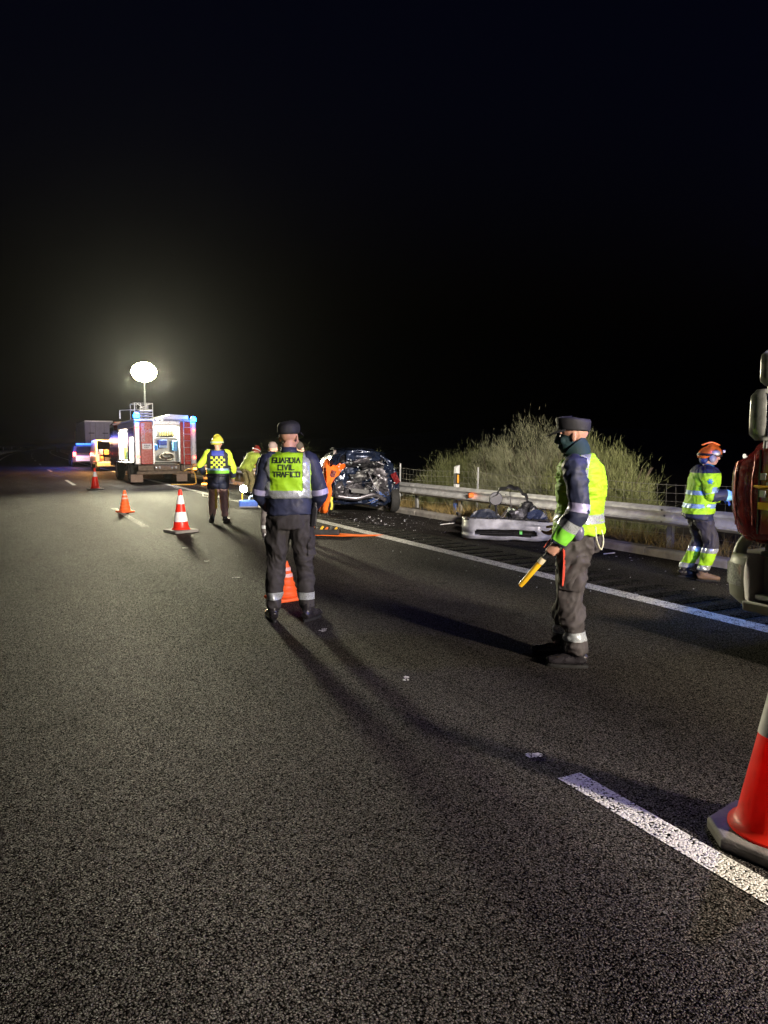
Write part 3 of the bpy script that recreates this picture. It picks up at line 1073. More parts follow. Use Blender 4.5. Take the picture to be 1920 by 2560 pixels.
        return cut(me or s.jk, [(p, -d), (q, d)], off, name, mat, s.root, region=near)
    def letters(s, me, lines, mat, side=-1, name='lettering'):
        """write on the back (side -1) of a garment: quads dropped onto its surface"""
        bv = BVHTree.FromPolygons([v.co for v in me.vertices], [p.vertices for p in me.polygons])
        mb = MB()
        for text, zc, h, w, gap, th, dx in lines:
            for q in strokes(text, h, w, gap, th):
                vs = []
                for u in q:
                    x = -side * 0 + (u.x if side < 0 else -u.x) + dx
                    hit = bv.ray_cast(Vector((x, side * 1.0, zc + u.y)), Vector((0, -side, 0)))
                    if hit[0] is None: break
                    vs.append(hit[0] + Vector((0, side * .005, 0)))
                if len(vs) == 4:
                    mb.add(vs, [(0, 1, 2, 3)])
        return flat(mb, name, mat, s.root) if mb.v else None
    def child(s, name, mb, mat, smooth='all', bevel=0.):
        return mb.build(name, mat, s.root, smooth=smooth, bevel=bevel)

# --- officer seen from behind, wide stance
p = Person('officer in black cap seen from behind, vest lettered GUARDIA CIVIL TRAFICO', (2.29, 6.43, 0), R(-24), 1.86,
           dict(head=(0, .02, 1.625), shL=(-.172, -.01, 1.415), shR=(.172, -.01, 1.415), elL=(-.25, -.03, 1.14), elR=(.272, -.05, 1.14), wrL=(-.20, .16, 1.0), wrR=(.18, .16, .98), anL=(-.155, -.03, .09), anR=(.15, -.03, .09), toeL=(-.21, .15, .03), toeR=(.235, .14, .03), knL=(-.125, .02, .5), knR=(.125, .02, .5)),
           head_yaw=R(-22), head_tilt=R(-4), vox=.009, seed=2., bulk=1.04)
p.jacket(NAVY, .026, i0=1)
p.trousers(DKGREY, .026)
p.boots(BLACKL, .17)
p.vest(HIVIS, .040, 2, amp=.02)
zf = .0
p.zband(p.vm, 1.10, 1.165, REFL)
for x0, x1 in ((-.215, -.155), (.125, .185)):
    cut(p.vm, [((x0, 0, 0), (-1, 0, 0)), ((x1, 0, 0), (1, 0, 0)), ((0, 0, 1.165), (0, 0, -1))], .004, 'reflective_strap', REFL, p.root)
p.zband(p.tr, .20, .265, REFL)
for sd in 'LR':
    p.sleeve_band(sd, .86, 1.06, M('lilac_reflective_band', (.42, .40, .62), .4, .2))
p.cap(BLACKC)
p.letters(p.vm, [('GUARDIA', 1.405, .040, .028, .0095, .0095, -.014), ('CIVIL', 1.345, .040, .026, .0095, .0095, -.014), ('TRAFICO', 1.285, .040, .028, .0085, .0095, -.014)], LETTER)
p.child('shirt_collar', MB().tube([p.J['neck'] + Vector((0, 0, -.03)), p.J['neck'] + Vector((0, .004, .045))], [(.078, .076), (.068, .068)], 18), NAVY)
p.child('belt', MB().tube([(0, 0, .985), (0, 0, 1.03)], [(.19, .148), (.186, .143)], 24, right=(1, 0, 0), p=2.4), BLACKL)
p.child('holster', MB().box((.215, -.04, .93), (.05, .07, .17), ry=.12).box((.225, -.05, 1.03), (.035, .04, .06)), BLACKP, False, .012)
p.child('radio', MB().box((.20, .06, 1.10), (.045, .04, .11)).tube([(.2, .06, 1.15), (.2, .06, 1.21)], .006, 6), BLACKP, False, .008)
for q in (-1, 1):
    cut(p.tr, [((0, 0, .585), (0, 0, -1)), ((0, 0, .76), (0, 0, 1)), ((q * .155, 0, 0), (-q, 0, 0)), ((0, -.07, 0), (0, -1, 0)), ((0, .08, 0), (0, 1, 0))], .012, 'cargo_pocket', DKGREY, p.root)

# --- officer in profile with the baton
p = Person('officer in patrol cap and neck gaiter holding a yellow baton, seen from the side', (3.71, 4.19, 0), R(41), 1.83,
           dict(pelvis=(0, -.02, .95), waist=(0, -.015, 1.10), chest=(0, -.03, 1.30), neck=(0, -.0, 1.49), head=(0, .04, 1.645),
                elL=(-.235, -.05, 1.14), wrL=(-.225, .10, .90), elR=(.25, -.03, 1.14), wrR=(.18, .14, .98),
                anL=(-.10, -.05, .09), toeL=(-.13, .16, .03), knL=(-.10, .02, .5), anR=(.11, .10, .09), toeR=(.12, .31, .03), knR=(.10, .06, .5)),
           head_yaw=R(8), head_tilt=R(-3), vox=.0085, seed=5., bulk=1.0, fists=('grip', 'rest'), palm=((.75, .3, -.3), (0, 1, 0)))
p.jacket(NAVY, .030, amp=.018, i0=1)
p.trousers(GREYT, .034, .97, amp=.024)
p.boots(BLACKL, .14)
p.vest(HIVIS, .046, 1, amp=.022)
p.zband(p.vm, 1.035, 1.10, REFL)
cut(p.vm, [((0, -.10, 0), (0, -1, 0)), ((0, -.045, 0), (0, 1, 0)), ((0, 0, 1.1), (0, 0, -1))], .004, 'reflective_strap', REFL, p.root)
p.zband(p.tr, .20, .265, REFL)
p.sleeve_band('L', .85, 1.08, M('lilac_reflective_band', (.42, .40, .62), .4, .2))
p.sleeve_band('L', 1.32, 1.56, REFL)
p.sleeve_band('L', 1.56, 1.92, HIVIS_G, 'cuff')
p.sleeve_band('R', .85, 1.08, MATS['lilac_reflective_band'])
p.cap(BLACKC, flat_top=True)
nk = p.J['neck']
p.child('neck_gaiter', MB().tube([nk + Vector((0, -.01, -.06)), nk + Vector((0, .0, .01)), nk + Vector((0, .012, .055)), nk + Vector((0, .034, .082))], [(.092, .095), (.086, .092), (.084, .097), (.083, .10)], 24, 5), TEAL)
wrinkle(p.root.children[-1].data, .012, 3., 40., 8.)
hc = p.J['head']
cut(p.bodyo.data, [((0, 0, hc.z - .012), (0, -.25, 1)), ((0, 0, hc.z - .13), (0, 0, -1))], .008, 'face_cover', TEAL, p.root, region=lambda c: abs(c.x) < .072 and c.y > hc.y - .03)
p.child('vest_collar', MB().tube([nk + Vector((0, -.02, -.07)), nk + Vector((0, -.02, -.01))], [(.115, .105), (.098, .095)], 20), HIVIS)
p.child('belt', MB().tube([(0, -.02, .985), (0, -.02, 1.03)], [(.20, .158), (.196, .153)], 24, right=(1, 0, 0), p=2.4), BLACKL)
p.child('belt_pouch', MB().ell((-.212, -.04, .98), (.03, .045, .06)), M('violet_grey_pouch', (.10, .09, .16), .4))
p.child('wrist_watch', MB().tube([lerp(p.J['elL'], p.J['wrL'], .93), lerp(p.J['elL'], p.J['wrL'], 1.02)], .036, 14), BLACKP)
cut(p.tr, [((0, 0, .57), (0, 0, -1)), ((0, 0, .76), (0, 0, 1)), ((-.15, 0, 0), (1, 0, 0)), ((0, -.09, 0), (0, -1, 0)), ((0, .08, 0), (0, 1, 0))], .014, 'cargo_pocket', GREYT, p.root)
p.child('cord_loop', MB().tube([(-.06, -.17, 1.02), (-.1, -.20, .93), (-.13, -.19, .86), (-.15, -.16, .93), (-.15, -.15, 1.02)], .006, 6, 5), M('pale_cord', (.55, .55, .40), .8))
OFF2 = p
# the baton is held, so it is a thing of its own, placed in the closed fist
wr = p.J['wrL']
zz_ = (wr - p.J['elL']).normalized()
pw = p.root.matrix_basis
hand = Matrix.LocRotScale(p.root.location, p.root.rotation_euler, p.root.scale) @ (wr + zz_ * .075 + Vector((.022, .02, -.012)))
bat = thing('traffic_baton', 'yellow plastic traffic baton held low by the officer', 'baton', hand)
# points forward-left and down in the officer's frame
dirw = Matrix.Rotation(R(41), 3, 'Z') @ Vector((.05, .62, -.78))
bat.rotation_euler = dirw.to_track_quat('Z', 'Y').to_euler()
MB().lathe([(.012, -.10), (.016, -.09), (.016, .045), (.022, .05)], n=14).build('grip', BLACKP, bat, smooth=True)
MB().lathe([(.022, .051), (.024, .06), (.024, .095), (.019, .10)], n=14).build('collar', M('cream_plastic', (.75, .66, .45), .4), bat, smooth=True)
MB().lathe([(.019, .10), (.022, .11), (.020, .30), (.017, .325), (.008, .33)], n=14).build('wand', M('yellow_baton_plastic', (.85, .50, .02), .35), bat, smooth=True)
MB().tube([(0, .005, -.1), (.02, .03, -.13), (.035, .05, -.09), (.04, .045, -.02)], .004, 5, 4).build('wrist_cord', M('red_cord', (.6, .06, .03), .7), bat, smooth='all')
ly = small('lanyard', MB().tube([(0, 0, 0), (.01, .006, -.08), (.004, .002, -.18), (.0, .0, -.27), (.012, .0, -.2), (.02, .006, -.1), (.01, .0, -.01)], .005, 6, 4), M('red_cord', (.6, .06, .03), .7), 'thin red lanyard dangling from the hand of the officer with the baton', 'lanyard', smooth='all')
ly.location = hand + Matrix.Rotation(R(41), 3, 'Z') @ Vector((-.03, -.11, .04))

# --- paramedic walking right
p = Person('paramedic in orange helmet and hi vis jacket walking towards the red truck', (7.42, 6.2, 0), R(-126), 1.65,
           dict(pelvis=(0, -.02, .92), waist=(0, .0, 1.07), chest=(0, .03, 1.28), neck=(0, .06, 1.47), head=(0, .10, 1.62), hipL=(-.09, -.02, .9), hipR=(.09, -.02, .9),
                shL=(-.19, .02, 1.40), shR=(.19, .02, 1.40), elR=(.25, .06, 1.13), wrR=(.20, .34, 1.11), elL=(-.24, .08, 1.14), wrL=(-.18, .30, 1.06),
                knR=(.10, .13, .49), anR=(.10, .02, .09), toeR=(.13, .22, .03), knL=(-.10, .02, .49), anL=(-.10, -.16, .10), toeL=(-.11, .02, .03)),
           head_yaw=R(0), head_tilt=R(-4), vox=.0095, seed=9., bulk=1.12, fists=('rest', 'rest'))
p.jacket(HIVIS, .042, amp=.024)
p.trousers(M('navy_brown_trousers', (.035, .033, .045), .7, var=.4, scale=6.), .03, .96, amp=.02)
p.boots(None, .15, mats=(BLACKL, M('tan_boot', (.17, .11, .075), .7, bump=.4)))
cut(p.jk, [((0, 0, .875), (0, 0, 1))], .004, 'jacket_hem', NAVY, p.root)
for z0, z1, mt in ((.95, 1.005, REFL_B), (1.12, 1.175, REFL_B)):
    p.zband(p.jk, z0, z1, mt, region=lambda c: abs(c.x) < .235 and c.y < .2)
cut(p.jk, [((0, 0, 1.40), (0, 0, -1))], .004, 'shoulder_yoke', NAVY, p.root)
p.zband(p.tr, .37, .43, REFL)
p.zband(p.tr, .21, .37, HIVIS, 'hi_vis_leg_band')
p.zband(p.tr, .15, .21, REFL)
p.sleeve_band('R', .72, .98, REFL_B)
p.sleeve_band('R', 1.02, 1.62, NAVY, 'sleeve')
p.sleeve_band('R', 1.62, 1.95, M('light_blue_cuff', (.22, .55, .80), .5), 'cuff')
p.sleeve_band('L', 1.02, 1.62, NAVY, 'sleeve')
GLV = M('blue_glove', (.03, .10, .5), .5)
for sd in 'LR':
    mb = MB()
    p.hand(mb, sd, 'rest', (0, 0, -1))
    g_ = remesh(mb, .008, 2)
    for v in g_.vertices: v.co += v.normal * .003
    obj('glove', g_, GLV, p.root, smooth='all')
st = MB()
bv = BVHTree.FromPolygons([v.co for v in p.jk.vertices], [q.vertices for q in p.jk.polygons])
for a in (0, 60, 120):
    cxy = Vector((.6, .03, 1.30))
    d = Vector((0, math.cos(R(a)), math.sin(R(a))))
    w = Vector((0, -d.z, d.y)) * .008
    for i in range(4):
        t0, t1 = -.035 + .0175 * i, -.035 + .0175 * (i + 1)
        qs = []
        for pt in (cxy + d * t0 - w, cxy + d * t1 - w, cxy + d * t1 + w, cxy + d * t0 + w):
            h_ = bv.ray_cast(pt, Vector((-1, 0, 0)))
            if h_[0] is not None: qs.append(h_[0] + Vector((.007, 0, 0)))
        if len(qs) == 4: st.add(qs, [(0, 1, 2, 3)])
if st.v: flat(st, 'sleeve_star_emblem', M('emblem_blue', (.02, .18, .5), .5), p.root)
ORH = M('orange_helmet_shell', (.80, .17, .02), .35, coat=.3)
p.helmet(ORH, ears=M('grey_ear_defender', (.25, .25, .30), .4), visor=None)
c, m = p.J['head'], p.HM
n_ = 12
p.child('helmet_side_panel', MB().ell(c + m @ Vector((.104, .03, .035)), (.018, .055, .035), m), M('silver_helmet_panel', (.42, .40, .38), .4, .3))
p.child('head_torch', MB().box(c + m @ Vector((0, .145, .06)), (.05, .03, .035)), M('pale_torch', (.7, .7, .7), .4), False, .008)
p.child('neck_guard', MB().ell(c + m @ Vector((0, -.075, -.05)), (.078, .05, .06), m), M('blue_neck_guard', (.03, .06, .20), .7, var=.7, scale=60.))
p.child('undershirt_collar', MB().tube([p.J['neck'] + Vector((0, .005, -.04)), p.J['neck'] + Vector((0, .03, .035))], [(.085, .08), (.07, .068)], 18), M('turquoise_shirt', (.05, .35, .50), .7))
p.child('trouser_patch', MB().box((.178, .03, .73), (.012, .07, .05)), M('pale_blue_patch', (.25, .45, .8), .5), False, .004)

# --- rescuer with yellow helmet and checkered vest
p = Person('rescuer in yellow helmet and checkered green vest standing behind the striped cone', (3.92, 15.42, 0), R(-14), 1.82,
           dict(elL=(-.36, .04, 1.18), wrL=(-.28, .22, 1.0), elR=(.30, -.05, 1.14), wrR=(.30, .08, .92), anL=(-.135, -.03, .09), anR=(.12, -.02, .09), toeL=(-.17, .15, .03), toeR=(.20, .15, .03)),
           head_yaw=R(-35), vox=.013, seed=14., bulk=1.05)
p.jacket(M('yellow_work_jacket', (.55, .80, .05), .7, var=.15), .024, i0=1)
TRP = M('rose_beige_trousers', (.65, .42, .40), .75, var=.15)
p.trousers(TRP, .028, .9)
p.boots(BLACKL, .26)
p.sleeve_band('L', 1.0, 1.9, NAVY, 'sleeve')
p.sleeve_band('R', .78, 1.9, NAVY, 'sleeve')
p.vest(M('dark_vest_cloth', (.015, .016, .03), .7), .045, 1)
p.zband(p.vm, 1.02, 1.08, HIVIS_G, 'hem_band', .005)
p.zband(p.vm, 1.08, 1.12, REFL_B, 'reflective_band', .005)
p.zband(p.vm, 1.38, 1.48, M('blue_back_panel', (.03, .05, .35), .6), 'back_panel', .005, lambda c: c.y < 0 and abs(c.x) < .12)
chk = M('checker_yellow', (.60, .75, .05), .6)
bv = BVHTree.FromPolygons([v.co for v in p.vm.vertices], [q.vertices for q in p.vm.polygons])
cb, sq = MB(), .028
for i in range(6):
    for j in range(5):
        if (i + j) % 2: continue
        vs = []
        for a, b2 in ((0, 0), (1, 0), (1, 1), (0, 1)):
            h_ = bv.ray_cast(Vector((-.144 + (i + a) * .048, -1, 1.125 + (j + b2) * .048)), Vector((0, 1, 0)))
            if h_[0] is not None: vs.append(h_[0] + Vector((0, -.007, 0)))
        if len(vs) == 4: cb.add(vs, [(0, 1, 2, 3)])
flat(cb, 'checker_pattern', chk, p.root)
mb = MB()
p.torso(mb, .034, 0, 3)
sh_ = remesh(mb, .013)
cut(p.tr, [((0, 0, .70), (0, 0, -1)), ((0, 0, .96), (0, 0, 1))], .014, 'jacket_tail', NAVY, p.root)
p.zband(sh_, .95, 1.02, M('pale_lilac_band', (.40, .40, .48), .5), 'waist_band', .006)
for x in (-.055, .205):
    cut(p.tr, [((x - .022, 0, 0), (-1, 0, 0)), ((x + .022, 0, 0), (1, 0, 0)), ((0, 0, .72), (0, 0, 1)), ((0, 0, .3), (0, 0, -1))], .004, 'yellow_leg_stripe', M('yellow_stripe', (.8, .6, .05), .6), p.root)
p.helmet(M('yellow_helmet_shell', (.55, .52, .06), .35), band=M('pale_green_band', (.45, .6, .4), .4), visor=M('smoked_visor', (.12, .12, .14), .15))

# --- bald officer behind the first one
p = Person('officer with shaven head partly hidden behind the lettered vest', (4.0, 12.2, 0), R(-52), 1.72,
           dict(elL=(-.26, .03, 1.14), wrL=(-.15, .24, 1.08), elR=(.26, .02, 1.14), wrR=(.15, .24, 1.08), chest=(0, .03, 1.29), neck=(0, .05, 1.47), head=(0, .10, 1.61), shL=(-.185, .02, 1.41), shR=(.185, .02, 1.41)), head_yaw=R(10), head_tilt=R(-14), vox=.013, seed=21.)
p.jacket(NAVY, .024)
p.trousers(GREYT, .026)
p.boots(BLACKL, .15)
p.vest(HIVIS_G, .038, 1)
p.zband(p.vm, 1.04, 1.10, REFL)
p.zband(p.tr, .2, .26, REFL)
c, m = p.J['head'], p.HM
p.child('cropped_hair', MB().ell(c + m @ Vector((0, -.022, .045)), (.076, .09, .082), m), M('cropped_grey_hair', (.16, .12, .11), .8))
p.child('collar', MB().tube([p.J['neck'] + Vector((0, -.02, -.04)), p.J['neck'] + Vector((0, 0, .05))], [(.085, .08), (.075, .07)], 16), M('teal_collar', (.02, .06, .06), .7))

# --- person hidden behind the first officer: dark clothes, pale shoes
p = Person('person in dark clothes and pale shoes almost hidden behind the lettered officer', (4.36, 11.75, 0), R(-30), 1.70,
           dict(anR=(.13, -.02, .09), toeR=(.17, .16, .03)), vox=.013, seed=25., head_yaw=R(-30))
p.jacket(NAVY, .022)
p.trousers(M('navy_trousers', (.02, .02, .035), .7), .022)
p.boots(M('pale_shoe', (.45, .42, .42), .6), .08)
p.child('hair', MB().ell(p.J['head'] + Vector((0, -.02, .045)), (.082, .095, .085)), HAIR)
p.zband(p.tr, .18, .25, REFL)

# --- firefighter bending by the guard rail
p = Person('firefighter in red and white helmet bending over equipment beside the rail', (7.0, 23.6, 0), R(-62), 1.76,
           dict(pelvis=(0, -.08, .92), waist=(0, .02, 1.06), chest=(0, .17, 1.23), neck=(0, .30, 1.36), head=(0, .40, 1.47), shL=(-.19, .24, 1.32), shR=(.19, .24, 1.32),
                elL=(-.28, .30, 1.05), wrL=(-.16, .48, .92), elR=(.28, .30, 1.05), wrR=(.16, .48, .92), hipL=(-.09, -.07, .9), hipR=(.09, -.07, .9), knL=(-.12, .05, .5), knR=(.12, .05, .5)), head_tilt=R(-25), vox=.014, seed=31., bulk=1.08)
p.jacket(M('yellow_fire_coat', (.55, .72, .10), .75, var=.3, scale=8.), .035, amp=.02)
p.trousers(M('fire_trousers', (.30, .26, .12), .75, var=.3), .03)
p.boots(BLACKL, .24)
for sd in 'LR':
    p.sleeve_band(sd, .55, .75, REFL)
    p.sleeve_band(sd, 1.2, 1.45, REFL)
p.child('red_harness', MB().tube([(-.12, .30, 1.28), (-.05, .33, 1.10), (0, .30, .98)], [(.03, .012)] * 3, 8, 3), M('red_strap', (.7, .08, .04), .6))
p.helmet(M('red_helmet_shell', (.5, .04, .03), .3), band=M('white_helmet_band', (.8, .8, .8), .4))

# ------------------------------------------------------------------ vehicles
RED = M('fire_red_paint', (.42, .018, .014), .25, var=.1, coat=.6)
RED_D = M('dark_fire_red_paint', (.20, .010, .009), .22, var=.08, coat=.8)
SILV = M('silver_paint', (.50, .50, .53), .35, .35, var=.1)
ALU = M('ribbed_aluminium', (.55, .55, .57), .35, .8, var=.15)
CHAS = M('muddy_chassis', (.20, .16, .13), .8, var=.35, scale=9.)
TYRE = M('tyre_rubber', (.018, .018, .018), .8, bump=.4)
GLASS = M('dark_window_glass', (.012, .014, .02), .06, coat=.5)
BUMP = M('stone_grey_bumper', (.34, .34, .29), .45, var=.08, bump=.08, bscale=300.)
WHITEI = M('white_locker_lining', (.80, .80, .76), .55)
WHITEP = M('white_vehicle_paint', (.72, .72, .73), .3, coat=.4)
YEL = M('yellow_stripe_film', (.75, .42, .02), .4)
CHROME = M('bright_trim', (.6, .6, .6), .15, .9)
BLUE_L = M('lit_blue_beacon', (.05, .25, 1.), .3, emit=45., ecol=(.01, .16, 1.))
RED_L = M('lit_red_lamp', (1., .08, .05), .3, emit=14., ecol=(1., .06, .04))
AMB_L = M('lit_amber_lamp', (1., .45, .05), .3, emit=22., ecol=(1., .38, .03))
WHT_L = M('lit_strip_lamp', (1., .97, .85), .3, emit=16., ecol=(1., .95, .78))

def wheel(parent, c, r, w, side, rim=SILV):
    """tyre with tread shoulders and a dished rim; side = outward X"""
    t = MB().lathe([(r * .62, -w / 2), (r * .9, -w / 2), (r * .98, -w * .38), (r, -w * .2), (r, w * .2), (r * .98, w * .38), (r * .9, w / 2), (r * .62, w / 2)], c, 28, 'X', cap=False).build('tyre', TYRE, parent, smooth=True)
    MB().lathe([(r * .63, side * w * .46), (r * .60, side * w * .30), (r * .34, side * w * .22), (r * .30, side * w * .48), (r * .12, side * w * .52)], c, 24, 'X').build('rim', rim, t, smooth=True)
    return t

# --- red truck whose front corner stands at the right edge
T = thing('red_truck', 'dark red fire truck cab with twin mirrors cut by the right picture edge', 'fire truck')
def plan(yf, xl, rc, yb, xr=7.42):
    pl = []
    for j in range(9):
        a = math.pi - j * math.pi / 16
        pl.append((xl + rc + rc * math.cos(a), yf - rc + rc * math.sin(a)))
    for j in range(9):
        a = math.pi / 2 - j * math.pi / 16
        pl.append((xr - rc + rc * math.cos(a), yf - rc + rc * math.sin(a)))
    return pl + [(xr, yb), (xl, yb)]
def levels(lv, yb):
    return [[(x, y, z) for x, y in plan(yf, xl, rc, yb)] for z, yf, xl, rc in lv]
MB().loft(levels([(.885, 3.76, 5.02, .20), (.90, 3.83, 4.97, .22), (.96, 3.89, 4.93, .23), (1.12, 3.93, 4.905, .24), (1.30, 3.945, 4.90, .25), (1.42, 3.94, 4.90, .25), (1.49, 3.92, 4.905, .25), (1.53, 3.85, 4.915, .24), (1.58, 3.77, 4.925, .22), (1.62, 3.74, 4.93, .2), (1.66, 3.68, 4.935, .2), (1.70, 3.58, 4.94, .18)], 1.75)).build('cab_body', RED_D, T, smooth=True)
MB().loft(levels([(1.702, 3.50, 4.96, .16), (2.1, 3.44, 4.98, .16), (2.55, 3.34, 5.02, .16)], 1.80)).build('cab_glass', GLASS, T, smooth=True)
MB().loft(levels([(2.552, 3.36, 5.0, .16), (2.9, 3.22, 5.04, .18), (3.05, 3.0, 5.12, .2)], 1.75)).build('cab_roof', RED_D, T, smooth=True)
for yy, xx in ((3.36, 4.955), (2.45, 4.955), (1.80, 4.955)):
    MB().tube([(xx, yy, 1.70), (xx + .06, yy - .1 if yy > 3 else yy, 2.56)], .045, 8).build('window_pillar', RED_D, T, smooth=True)
for yy, ww, z0, z1 in ((3.80, .006, 1.02, 1.50), (3.64, .007, 1.03, 1.56)):
    pts = []
    for z in np.linspace(z0, z1, 7):
        rc = .25
        cy_, cx_ = 3.945 - rc, 4.90 + rc
        if yy > cy_:
            dx = math.sqrt(max(0, rc * rc - (yy - cy_) ** 2))
            x = cx_ - dx
        else:
            x = 4.90
        edge = .0 if 1.15 < z < 1.47 else .012
        pts.append((x - .004 + edge, yy - edge * .5, z))
    MB().tube(pts, ww, 6).build('panel_seam', M('red_seam_highlight', (.45, .10, .08), .2, .3), T, smooth=True)  # corner highlights put into the brighter red of the seam strips
door = MB().span(4.893, 4.905, 2.0, 3.56, .97, 1.60).build('door', RED_D, T, bevel=.01)
MB().tube([(4.862, 3.60, 1.325), (4.85, 3.52, 1.318), (4.85, 3.42, 1.33), (4.865, 3.36, 1.34)], [.008, .013, .013, .01], 8, 3).build('handle', YEL, door, smooth=True)
MB().span(4.888, 4.894, 2.0, 3.585, 1.155, 1.207).build('yellow_stripe', YEL, T)
for y, z in ((3.55, 1.395), (3.55, 1.27), (3.50, 1.33), (3.45, 1.395), (3.45, 1.27)):
    MB().span(4.886, 4.8925, y - .022, y + .022, z - .024, z + .024).build('reflective_square', M('grey_reflective_square', (.45, .45, .47), .4), T)
MB().lathe([(.008, -.015), (.013, 0), (.011, .012), (.003, .018)], (5.0, 3.795, 1.54), 12).build('glint_bead', M('clear_glint_bead', (.8, .8, .75), .1, emit=1., ecol=(1, .95, .8)), T, smooth='all')  # small glowing bead stands in for a glint on the cab corner
# bumper wrapping the corner
MB().loft(levels([(.375, 3.80, 5.02, .26), (.40, 3.88, 4.95, .28), (.47, 3.94, 4.90, .28), (.62, 3.95, 4.885, .28), (.72, 3.94, 4.89, .27), (.78, 3.92, 4.90, .26), (.80, 3.88, 4.93, .2)], 3.68)).build('bumper', BUMP, T, smooth=True)
MB().loft([[(4.90, y, .38), (4.96, y, .38), (4.96, y, .45), (4.89, y, .46)] for y in (1.9, 3.685)]).build('sill', BUMP, T, bevel=.015)
MB().span(5.12, 5.3, 1.9, 3.675, .44, .885).build('step_well', M('grey_step_well', (.16, .16, .14), .7, var=.4, scale=8.), T)
MB().span(4.95, 5.165, 2.2, 3.46, .60, .625).build('step_tread', BLACKP, T, bevel=.006)
MB().span(4.955, 5.115, 3.30, 3.44, .46, .80).build('step_upright', BLACKP, T, bevel=.02)
MB().span(4.96, 5.10, 2.2, 3.60, .80, .84).build('door_seal', BLACKP, T, bevel=.01)
MB().box((4.899, 3.585, 1.28), (.012, .012, .62)).build('door_gap', BLACKP, T)
MB().span(5.0, 5.11, 3.50, 3.66, .46, .50).build('step_grating', STEELP, T, bevel=.01)
hl = MB()
pts = []
for z, k in ((.565, .0), (.60, .02), (.70, .03), (.73, .01)):
    row = []
    for a in np.linspace(math.pi * .98, math.pi * .72, 6):
        row.append((4.885 + .28 + (.284 - (0 if 0 < k < .1 and k != .01 else .0)) * math.cos(a) - .002, 3.95 - .28 + .284 * math.sin(a), z))
    pts.append(row)
hl.loft(pts, closed=False)
hl.build('headlamp_lens', M('headlamp_lens', (.55, .56, .55), .08, var=.4, scale=60., coat=.6), T, smooth='all')
MB().tube([(5.0, 3.80, .79), (5.02, 3.80, .85), (5.05, 3.78, .90)], [.05, .045, .05], 10, 2).build('cab_mount', BUMP, T, smooth=True)
# twin mirrors on their arms
def mirror(c, d, name='mirror'):
    rings = []
    for t in np.linspace(-1, 1, 9):
        q = (1 - abs(t) ** 5) ** .5 * .35 + .65 if abs(t) < 1 else .62
        rings.append([Vector(c) + Vector((d[0] * q * math.copysign(abs(math.cos(a)) ** .5, math.cos(a)), d[1] * q * math.copysign(abs(math.sin(a)) ** .5, math.sin(a)), d[2] * t)) for a in [2 * math.pi * j / 20 for j in range(20)]])
    mo = MB().loft(rings).build(name, M('mirror_shell', (.16, .165, .15), .3), T, smooth=True)
    MB().span(c[0] - d[0] * .8, c[0] + d[0] * .8, c[1] - d[1] * 1.04, c[1] - d[1] * 1.01, c[2] - d[2] * .85, c[2] + d[2] * .85).build('mirror_glass', GLASS, mo)
mirror((4.69, 3.40, 1.83), (.115, .075, .175))
mirror((4.73, 3.38, 2.15), (.10, .065, .12))
MB().tube([(4.72, 3.42, 1.60), (4.72, 3.40, 2.36)], .016, 8).build('mirror_arm', BLACKP, T, smooth=True)
for z in (1.66, 2.04, 2.35):
    MB().tube([(4.72, 3.41, z), (4.85, 3.40, z + .01), (5.02, 3.36, z)], .014, 8, 2).build('mirror_arm', BLACKP, T, smooth=True)
# body behind the cab, wheels, roof lamps, two of them added fill (outside the picture)
MB().span(4.93, 7.40, -4.6, 1.60, .95, 3.0).build('body_box', RED_D, T, bevel=.04)
MB().span(5.2, 7.1, -4.4, 3.4, .55, .87).build('chassis', CHAS, T)
for y in (2.6, -2.2):
    for x, sd in ((5.10, -1), (7.22, 1)):
        wheel(T, (x, y, .5), .5, .3, sd)
bl = MB().lathe([(.09, 0), (.09, .10), (.06, .15), (.01, .16)], (5.30, 2.75, 3.06), 16).build('blue_beacon', BLUE_L, T, smooth=True)
lamp('POINT', 'blue_beacon_light', (5.30, 2.75, 3.30), PW['blue_near'], (.20, .17, 1.), T, .08)
MB().span(4.86, 4.925, -3.95, -2.85, 2.58, 2.98).build('scene_lamp', M('lit_scene_lamp', (1, .9, .75), .3, emit=30., ecol=(1., .86, .64)), T, bevel=.01)
lamp('AREA', 'scene_lamp_light', (4.83, -3.4, 2.83), PW['scene'], (1., .87, .73), T, .5, aim=(4.2, 8.5, .9), sy=1.1)
wl = MB().tube([(5.2, 1.45, 2.98), (5.2, 1.45, 3.45)], .03, 8).build('fill_lamp_stalk', BLACKP, T, smooth=True)  # unseen stalk added to carry the fill lamps
MB().box((5.2, 1.45, 3.56), (.30, .14, .22), rz=R(-28), rx=R(-8)).build('fill_lamp', MATS['lit_scene_lamp'], T, bevel=.02)
lamp('SPOT', 'lamp_light', (5.25, 1.62, 3.56), PW['work'], (1., .88, .70), T, .14, aim=(8.6, 13, .5), spot=80, blend=.8)  # fill light added to brighten the bushes
MB().box((5.02, 1.40, 3.56), (.20, .14, .20), rz=R(2), rx=R(-6)).build('fill_lamp', MATS['lit_scene_lamp'], T, bevel=.02)
lamp('SPOT', 'lamp_light', (5.02, 1.56, 3.56), PW['far_fill'], (1., .90, .76), T, .12, aim=(5.9, 16, 1.0), spot=36, blend=.7)  # second fill light, added to brighten the crew and the wreck
